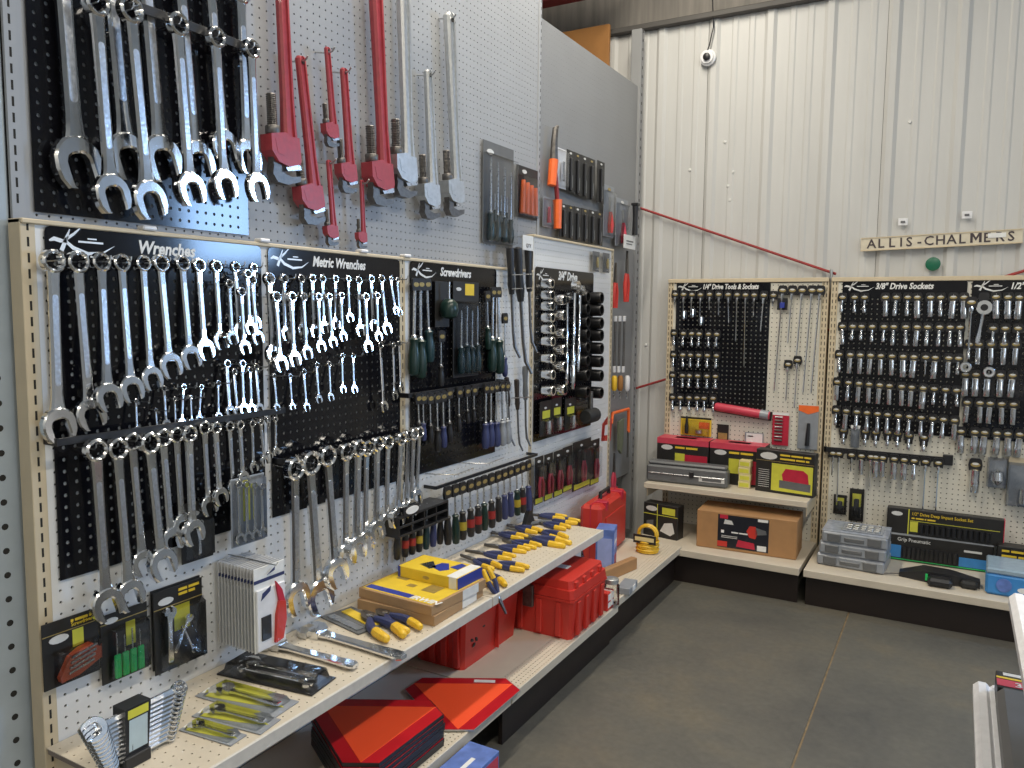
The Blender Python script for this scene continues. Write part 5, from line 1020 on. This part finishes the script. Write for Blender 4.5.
# lower part of the 3/8 inch unit
G = 'square black tags under the 3/8 inch board'
for i, (x, y) in enumerate(((843.8, 436), (855, 436), (865.6, 437), (876, 438), (887.9, 438), (897.8, 439), (909, 441), (924, 443))):
    p = bpos(x, y-6)
    if i == 1:
        t = cardpx('bag', 'clear bag with white top among the square black tags', 'bag', 'B', (851, 425), (859, 448), .02, LGREY); blister(t, 0, 1, 0, .9); pan(t, 'F', 0, 1, .85, 1, WHITEP); continue
    o = spawn('socket_s', 'socket', 'square black tag with small fitting, %s from left under the 3/8 inch board' % ORD[i+1], 'socket', (p.x, YB-.006, p.z), (0, 0, 0), G); part(MB().box(-.018, .018, -.008, -.002, -.045, .0, .002), 'square_card', o, BLACKM)
A, B = on(824, 448.7, 1, YB-.03), on(953, 461, 1, YB-.03); ox = 1.64
tb = part(MB().box(A.x-ox, B.x-ox, -.034, -.028, (A.z+B.z)/2-.014, (A.z+B.z)/2+.014, .001), 'tool_rail', UB, BLACKP); part(MB().box(B.x-ox-.045, B.x-ox, -.036, -.002, (A.z+B.z)/2-.025, (A.z+B.z)/2+.025, .002), 'rail_bracket', UB, BLACKP); part(MB().box(A.x-ox, A.x-ox+.01, -.034, 0, (A.z+B.z)/2-.014, (A.z+B.z)/2+.014), 'rail_bracket', UB, BLACKP)
zr = (A.z+B.z)/2
G = 'tagged tools on the black rail of the 3/8 inch unit'
for i, (x, k) in enumerate(((833, 'bit12'), (839, 'bit26'), (851.6, 'bit9'), (861.6, 'socket_b'), (871, 'bit16'), (876, 'socket_d'), (883, 'socket_b'), (894.5, 'socket_d'), (904.6, 'socket_d'), (914.6, 'socket_a'), (926, 'bit26'), (939, 'bit32'))):
    p = bpos(x, 455, .045); spawn(k, 'tagged_tool', 'tagged tool, %s from left on the black rail under the 3/8 inch board' % ORD[i+1], 'tool', (p.x, YB-.036, zr-.014), (0, 0, 0), G)
for i, (tl, br, lab) in enumerate((((834, 494), (846, 515), 'short black pack with olive window above the grey organizers'), ((850, 488), (863, 522), 'taller black pack with olive window above the grey organizers'))):
    t = cardpx('blister_card', lab, 'tool pack', 'B', tl, br, .012, BLACKM); pan(t, 'F', .2, .8, .45, .85, LIME); blister(t, .1, .9, .05, .9); part(MB().box(-.012, .012, -.014, -.003, .02, t['h']*.7, .004), 'contents', t, BLACKP)
p = bpos(975.5, 464); o = spawn('socket_d', 'socket', 'lone large socket on a black tag below the 1/2 inch rows', 'socket', (p.x, YB-.006, p.z), s=1.3)
t = cardpx('bag', 'clear bag of bright fittings below the 1/2 inch rows', 'bag', 'B', (988, 457), (1006, 488), .014, LGREY); part(MB().lathe([(.015, 0), (.03, .02), (.026, .06), (.0, .075)], 12, 'z', (0, -.03, .02)), 'fitting', t, CHROME); blister(t, 0, 1, 0, 1, .05)
t = cardpx('blister_card', 'large clear pack cut by the right frame edge', 'tool pack', 'B', (1009, 457), (1040, 508), .014, LGREY); pan(t, 'F', 0, 1, .9, 1, CREAM); part(MB().lathe([(.02, 0), (.02, .07)], 12, 'z', (0, -.03, .02)), 'socket', t, CHROME); blister(t, 0, 1, 0, .9, .05)
p = bpos(984, 297); t = thing('ratchet', 'chrome ratchet hanging under the 1/2 inch header', 'ratchet', (p.x, YB-.02, p.z)); part(MB().lathe([(.034, -.008), (.034, .008)], 18, 'y', (.004, 0, -.05)), 'ratchet_head', t, CHROME); part(MB().lathe([(.016, -.012), (.016, -.008)], 14, 'y', (.004, 0, -.05)), 'drive_plate', t, BLACKP); part(MB().tube([(.0, 0, -.08), (-.008, 0, -.15), (-.016, 0, -.22)], [.010, .007, .013], 10), 'handle', t, CHROME); part(TAG, 'hang_tag', t, loc=(0, .01, 0))
p = bpos(971.5, 302); o = spawn('bit20', 'extension_bar', 'thick extension bar at the seam of the two socket boards', 'extension bar', (p.x, YB-.03, p.z), s=1.15)
for i, (x, y) in enumerate(((965.5, 367), (989, 372))):
    p = on(x, y, 1, YB-.05); t = thing('ring_adapter', 'round chrome ring on a peg of the 1/2 inch board, %s' % ('left', 'right')[i], 'socket', p); part(MB().strip(*[[(r*math.cos(k*math.pi/10), r*math.sin(k*math.pi/10)) for k in range(20)] for r in (.026, .011)], .02, .004, True), 'ring', t, CHROME); part(MB().cyl((0, -.01, 0), (0, .05, 0), .003), 'peg', t, BRIGHT)
# ------------------------------------------------------------------ back shelf and base decks
def box2(name, label, cat, pa, pb, z, d, h, m, **k):
    """box whose front bottom edge runs between two photo points on height z"""
    A, B = zp(*pa, z), zp(*pb, z); v = B-A; n = Vector((-v.y, v.x, 0)).normalized(); c = (A+B)/2+n*(d/2); return bx(name, label, cat, (c.x, c.y, z), v.length, d, h, math.atan2(v.y, v.x), m, **k)
def ktool(t, yel=(.30, .95, .08, .68)):
    pan(t, 'F', .0, 1, .74, .755, GOLD, 'rule'); oval(t, 'F', .2, .86, .038); pan(t, 'F', *yel, LIME, 'yellow_panel')
ZA = .4715
t = bx('tool_case', 'long grey plastic tool case on the small shelf', 'case', (.365, 3.265+.04, ZA), .445, .085, .095, .06, GREYPL, .01); lid = part(MB().box(-.215, .215, -.036, .042, .095, .115, .008), 'lid', t, GREYPL); part(MB().box(-.21, .21, -.048, -.040, .048, .054, .002), 'chrome_strip', t, BRIGHT); pan(t, 'F', .66, .97, .28, .55, SILV, 'white_label'); pan(t, 'F', .70, .93, .32, .48, GREYPL, 'label_print', .0014); part(MB().box(.02, .045, -.052, -.038, .04, .075, .003), 'latch', t, BLACKP)
G = 'red topped black boxes on the small shelf'
for k in range(2):
    t = bx('tool_box_carton', 'black carton with red top on the small shelf, %s' % ('left one', 'right one')[k], 'box', (.30+.305*k, 3.47, ZA), .298, .13, .225, 0, BLACKM, group=G); pan(t, 'F', 0, 1, .86, 1, PINK, 'red_band'); pan(t, 'T', 0, 1, 0, 1, PINK, 'red_top'); oval(t, 'F', .2, .77, .034); pan(t, 'F', .36, .55, .28, .64, LIME); pan(t, 'F', .55, .75, .28, .62, REDC); pan(t, 'F', .75, .98, .05, .62, REDC, 'red_print'); lines(t, 'F', (5, 6), .022, .36, .76, YELP); pan(t, 'T', .3, .7, .3, .7, SILV, 'clear_window')
for k in range(4): t = bx('small_box', 'small cream box, %s from bottom in the little stack' % ORD[k+1], 'box', (.66+.003*(k % 2), 3.375, ZA+.038*k), .062, .05, .037, .08-.05*k, mat('cream_card', (.72, .62, .30), .6), group='little cream boxes'); pan(t, 'F', .1, .9, .2, .75, LIME)
t = box2('carton', 'black and yellow carton with red jack picture at the shelf end', 'box', (755, 490), (813, 498.5), ZA, .065, .225, BLACKM); oval(t, 'F', .22, .86, .045); pan(t, 'F', .0, 1, .74, .75, GOLD, 'rule'); pan(t, 'F', .28, .98, .06, .70, LIME, 'yellow_panel'); shp(t, 'F', [(.48, .32), (.92, .30), (.90, .52), (.82, .60), (.52, .60), (.46, .46)], REDC, 'jack_print'); shp(t, 'F', [(.42, .14), (.95, .12), (.95, .30), (.42, .32)], GREYPL, 'floor_print'); lines(t, 'F', (6, 7, 4), .017, .42, .89, YELP); lines(t, 'F', (9, 5, 2), .017, .42, .80, YELP); [pan(t, 'F', .05, .24, .12+.05*k, .13+.05*k, SILV, 'print_line') for k in range(9)]
t = box2('carton', 'black and yellow power tool carton on the corner base deck', 'box', (643, 534), (677, 541), ZD, .075, .185, BLACKM); oval(t, 'F', .24, .84, .034); pan(t, 'F', .55, .92, .72, .92, LIME); pan(t, 'F', .40, .42, 0, 1, LIME, 'rule'); pan(t, 'F', 0, 1, .66, .68, LIME, 'rule'); shp(t, 'F', [(.5, .2), (.62, .45), (.85, .5), (.92, .2), (.8, .1)], SILV, 'tool_print'); shp(t, 'F', [(.1, .2), (.3, .2), (.3, .5), (.1, .45)], GREYPL, 'tool_print')
t = box2('carton', 'wide brown cardboard carton with black and red printed label', 'box', (696, 546), (796, 560.5), ZD, .23, .20, CARTON, b=.004); pan(t, 'F', .22, .73, .08, .94, mat('navy_black_print', (.012, .014, .022), .35), 'printed_label'); pan(t, 'F', .22, .32, .10, .24, RED, 'red_patch', .0014); pan(t, 'F', .24, .32, .84, .94, REDC, 'red_patch', .0014); shp(t, 'F', [(.51, .58), (.54, .72), (.60, .72), (.62, .55), (.60, .40), (.54, .42)], RED, 'drill_print', .0016); shp(t, 'F', [(.60, .70), (.70, .64), (.71, .55), (.60, .50)], GREYPL, 'drill_print', .0016); shp(t, 'F', [(.41, .14), (.60, .12), (.59, .28), (.43, .32)], REDC, 'case_print', .0016); pan(t, 'F', .62, .71, .10, .24, WHITEP, 'white_label', .0016); pan(t, 'F', .62, .72, .86, .93, WHITEP, 'white_label', .0016); lines(t, 'F', (1,), .03, .255, .46, WHITEP); lines(t, 'F', (5, 6), .014, .36, .48, WHITEP); shp(t, 'F', [(.28, .70), (.38, .70), (.36, .80), (.29, .82)], SILV, 'printed_mark', .0016); [pan(t, 'F', .26, .42, .38-.04*k, .395-.04*k, SILV, 'print_line', .0014) for k in range(2)]; part(MB().box(-t['w']*.4, t['w']*.5, -.02, .02, t['h'], t['h']+.0006), 'packing_tape', t, mat('tape', (.45, .27, .13), .2))
G = 'grey organizers stacked on the base deck'
for k in range(3):
    t = bx('organizer_case', 'grey clear lidded organizer, %s of the stack of three' % ('bottom', 'middle', 'top')[k], 'case', (1.232+.004*k, 3.142+.115, ZD+.0015+.059*k), .305-.006*k, .235, .056, -.06+.03*k, LGREY, .008, group=G); part(MB().box(-.148, .148, -.112, .112, .056, .0585, .001), 'lid', t, mat('clear_grey_lid', (.33, .36, .42), .12, 0, .2, 40))
    for s in (-1, 1): part(MB().box(s*.09-.03, s*.09+.03, -.124, -.114, .010, .048, .003), 'latch', t, GREYPL)
    part(MB().box(-.045, .045, -.122, -.114, .016, .036, .003), 'handle', t, GREYPL)
t = thing('socket_tray', 'clear tray of small silver parts on the organizers', 'tray', (1.27, 3.25, ZD+.179)); part(MB().box(-.09, .09, -.07, .07, 0, .004, .001), 'base', t, LGREY)
for k in range(5):
    for q in range(3): part(MB().box(-.075+k*.032, -.075+k*.032+.024, -.055+q*.038, -.055+q*.038+.028, .004, .012, .002), 'part_tray', t, ALU if (k+q) % 2 else BRIGHT)
t = bx('socket_set', 'black socket set with yellow print standing on the blue fronted one', 'tool set', (1.610, 3.485, .312), .505, .05, .128, 0, BLACKM, .003); oval(t, 'F', .09, .78, .026); pan(t, 'F', .19, .20, 0, 1, LIME, 'rule'); pan(t, 'F', .21, .28, .12, .52, LIME); txt(t, 'F', '1/2" Drive Deep Impact Socket Set', .022, .22, .78, YELP, sx=.85); lines(t, 'F', (2, 5, 1, 5), .014, .22, .63, YELP); pan(t, 'F', .21, .97, .54, .56, LIME, 'rule')
for k in range(13): part(MB().lathe([(.010, 0), (.012, .045)], 10, 'z', (-.505*.5+.505*(.31+.047*k), -.028, .014)), 'socket', t, BLACKP)
part(MB().box(.2525, .256, -.025, .025, 0, .128), 'red_end', t, PINK)
t = bx('socket_set', 'blue fronted black socket set on the base deck', 'tool set', (1.590, 3.475, ZD+.001), .47, .09, .130, .02, BLACKM, .003); pan(t, 'F', .02, .16, .12, .60, SKYB); pan(t, 'F', .70, .99, .10, .45, SKYB); pan(t, 'F', .0, 1, .04, .08, GREEN, 'green_line'); txt(t, 'F', 'Grip Pneumatic', .026, .12, .78, SILV, sx=.9); pan(t, 'F', .74, .90, .66, .74, SILV, 'print_line'); pan(t, 'T', 0, 1, 0, .4, LGREY, 'clear_lid')
for k in range(12): part(MB().lathe([(.011, 0), (.013, .055)], 10, 'z', (-.235+.47*(.19+.043*k), -.048, .02)), 'socket', t, BLACKP)
t = thing('holster_tool', 'black cordless tool bodies lying on the base deck', 'tool', (1.60, 3.19, ZD)); part(MB().loft([[(-.16, -.03, .0), (-.16, .03, .0), (-.16, .03, .02), (-.16, -.03, .02)], [(-.06, -.055, 0), (-.06, .05, 0), (-.06, .05, .05), (-.06, -.055, .05)], [(.05, -.05, 0), (.05, .04, 0), (.05, .04, .05), (.05, -.05, .05)], [(.17, -.03, 0), (.17, .03, 0), (.17, .03, .03), (.17, -.03, .03)]]), 'body', t, BLACKP); part(MB().box(-.04, .06, -.12, -.045, 0, .04, .012), 'grip', t, BLACKP); part(MB().cyl((-.15, -.02, .012), (-.26, -.06, .006), .003), 'probe', t, STEEL); part(MB().box(-.05, -.04, -.06, -.05, .01, .04), 'green_button', t, GREEN); part(MB().box(.09, .16, -.07, -.02, 0, .035, .01), 'pouch', t, RUBBER)
t = bx('socket_set', 'black and yellow socket set at the right frame edge', 'tool set', (2.005, 3.44, ZD+.001), .33, .08, .15, 0, BLACKM, .003); pan(t, 'F', .03, .97, .42, .58, LIME); lines(t, 'F', (3, 5, 6), .02, .05, .82, YELP); lines(t, 'F', (6, 5), .02, .05, .66, YELP)
t = bx('blue_case', 'blue case with clear lid at the right frame edge', 'case', (1.94, 3.21, ZD+.001), .30, .22, .095, -.03, SKYB, .01); part(MB().box(-.15, .15, -.11, .11, .095, .12, .006), 'lid', t, mat('pale_blue_lid', (.30, .40, .48), .2)); oval(t, 'F', .5, .4, .03, WHITEP); part(MB().lathe([(.0, -.118), (.03, -.116), (.03, -.108)], 14, 'y', (-.08, 0, .05)), 'badge', t, LBLUE)
# ------------------------------------------------------------------ third unit base deck
t = thing('case', 'red blow moulded case standing in the corner', 'case', (.105, 2.75, .1905), (0, 0, R90+.09)); part(MB().box(-.22, .22, -.055, .055, 0, .29, .018), 'shell', t, RED); part(MB().box(-.222, .222, -.002, .002, .004, .294, .001), 'seam', t, REDC); part(MB().tube([(-.07, 0, .285), (-.065, 0, .318), (.065, 0, .318), (.07, 0, .285)], .010, 8), 'handle', t, BLACKP)
for x in (-.13, .13): part(MB().box(x-.02, x+.02, -.058, .0, .25, .296, .003), 'latch', t, REDC)
part(MB().box(-.15, .15, -.060, -.055, .05, .22, .004), 'raised_panel', t, RED)
t = bx('spray_carton', 'tall blue and white carton standing before the red case', 'box', (.232, 2.48, .1905), .105, .085, .215, R90+.25, LBLUE); pan(t, 'F', .1, .9, .55, .9, mat('pale_blue_print', (.35, .42, .75), .45)); pan(t, 'L', .1, .9, .1, .8, mat('pale_blue_print', (.35, .42, .75), .45)); pan(t, 'F', .3, .8, .1, .4, REDC); lines(t, 'F', (5,), .03, .14, .66, WHITEP)
p = zp(646, 553, .19)
t = thing('cord_coil', 'coil of yellow cord in a card sleeve on the deck', 'cord', (p.x+.0, p.y+.02, .1905)); 
for k in range(6):
    a = .058+.004*(k % 2); part(MB().tube([(a*math.cos(q*math.pi/8)*.9, a*.8*math.sin(q*math.pi/8), .008+.0105*k) for q in range(17)], .0055, 6), 'cord_turn', t, YEL)
for k in range(4):
    a = .045+.006*(k % 2); part(MB().tube([(a*math.cos(q*math.pi/8), -.01+.006*k, .085+a*.9*math.sin(q*math.pi/8)+.01) for q in range(17)], .0055, 6), 'cord_turn', t, YEL)
part(MB().box(-.06, .06, -.05, -.046, .055, .100, .001), 'card_sleeve', t, BLACKM); part(MB().box(-.05, .05, -.0515, -.050, .068, .088), 'sleeve_print', t, mat('cream_card', (.72, .62, .30), .6))
t = box2('flat_carton', 'low brown cardboard carton before the blue carton', 'box', (605, 583), (637, 569), .1905, .035, .055, CARTON); pan(t, 'T', .0, 1, .42, .58, mat('tape', (.45, .27, .13), .2), 'tape')
t = thing('glass_jar', 'clear jar with metal lid at the deck edge', 'jar', (*zp(611, 606, ZD)[:2], ZD+.001)); part(MB().lathe([(.03, 0), (.034, .01), (.034, .09), (.028, .10)], 16, cap=False), 'glass', t, CLEAR, smooth=50); part(MB().lathe([(.03, .10), (.03, .118), (.027, .12)], 16), 'lid', t, ALU); part(MB().box(-.02, .02, -.0355, -.033, .02, .08), 'label', t, WHITEP)
t = thing('red_white_box', 'red and white carton beside the toolbox', 'box', (.345, 2.070, ZD+.001), (0, 0, .02)); t['w'] = .16; t['d'] = .07; t['h'] = .075; part(MB().box(-.08, .08, -.035, .035, 0, .075, .002), 'body', t, RED); pan(t, 'R', .1, .95, .15, .9, WHITEP, 'white_label'); pan(t, 'R', .1, .95, .45, .55, REDC, 'red_band', .0012)
t = thing('headlamp', 'black and silver lamp lying on the red and white carton', 'lamp', (.36, 2.075, ZD+.076)); part(MB().lathe([(.02, -.04), (.028, -.02), (.028, .02), (.022, .04)], 14, 'y', (0, 0, .028)), 'body', t, BLACKP); part(MB().lathe([(.029, .005), (.029, .022)], 14, 'y', (0, 0, .028)), 'silver_ring', t, CHROME)
t = bx('small_tray', 'small grey tray with white tag at the deck edge', 'tray', (*zp(627, 590, .19)[:2], .1905), .13, .06, .03, R90+.1, LGREY); part(MB().box(-.02, .02, -.033, -.030, .005, .028), 'white_tag', t, WHITEP)
p = on(563, 508, 0, .12); t = thing('clear_bag', 'crumpled clear bag of fittings at the far shelf end', 'bag', (.15, 2.23, .30)); part(MB().lathe([(.02, .0), (.07, .02), (.085, .08), (.07, .15), (.05, .2), (.06, .25)], 11, cap=False), 'film', t, CLEAR, smooth=60); part(MB().box(-.03, .03, -.06, .04, .02, .12, .02), 'contents', t, LGREY); part(MB().box(.05, .052, -.03, .03, .12, .17), 'label', t, WHITEP)
t.location.z = .1905
# dark clamp and cable at the wall behind the shelf end
t = thing('spring_clamp', 'dark spring clamp on the shelf end by the wall', 'clamp', (.06, 2.02, ZS+.001)); part(MB().prism([(-.05, 0), (.05, 0), (.02, .05), (.035, .12), (.0, .09), (-.02, .05)], -.01, .01), 'jaw', t, BLACKP, rot=(0, 0, R90)); part(MB().tube([(0, 0, .01), (.03, .06, .012), (.06, .1, .006)], .008, 8), 'arm', t, GREYPL)
# ------------------------------------------------------------------ white edged display unit at the right
t = thing('display_stand', 'white edged display stand cut by the right frame edge', 'shelving', (1.95, .45, 0))
for z, x0, y1 in ((.60, 1.69, 1.105), (.83, 1.742, 1.05)):
    sh = part(MB().box(x0+.03-1.95, 2.22-1.95, -.60, y1-.02-.45, z-.02, z-.004, .002), 'shelf', t, WHITEPL)
    part(MB().box(x0-1.95, x0+.034-1.95, -.60, y1-.45, z-.035, z+.002, .010), 'shelf_edge', t, WHITEPL); part(MB().box(x0+.03-1.95, 2.22-1.95, y1-.03-.45, y1-.45, z-.035, z-.001, .008), 'shelf_edge', t, WHITEPL)
part(MB().box(2.18-1.95, 2.22-1.95, -.62, .68, 0, 1.15, .004), 'back_panel', t, WHITEPL)
for y in (-.6, .56): part(MB().box(1.86-1.95, 2.2-1.95, y, y+.03, 0, .58, .003), 'leg', t, WHITEPL)
t = bx('drill_case', 'dark grey case with brass catch on the white stand', 'case', (1.848, .80, .5965), .36, .24, .055, R90, GREYPL, .012); part(MB().lathe([(.014, 0), (.014, .006)], 12, 'z', (-.06, -.02, .055)), 'catch', t, GOLD); part(MB().box(-.04, .04, -.126, -.116, .015, .04, .004), 'handle', t, BLACKP)
t = bx('flat_carton', 'black carton with red and yellow stripe on the white stand', 'box', (1.860, 1.035, .5965), .26, .09, .045, 0, BLACKM); pan(t, 'T', 0, 1, .12, .50, PINK, 'red_stripe'); pan(t, 'T', 0, 1, .55, .65, YELP, 'yellow_stripe'); txt(t, 'T', '3', .03, .12, .16, WHITEP); pan(t, 'T', .05, .2, .75, .92, SILV, 'print_block')
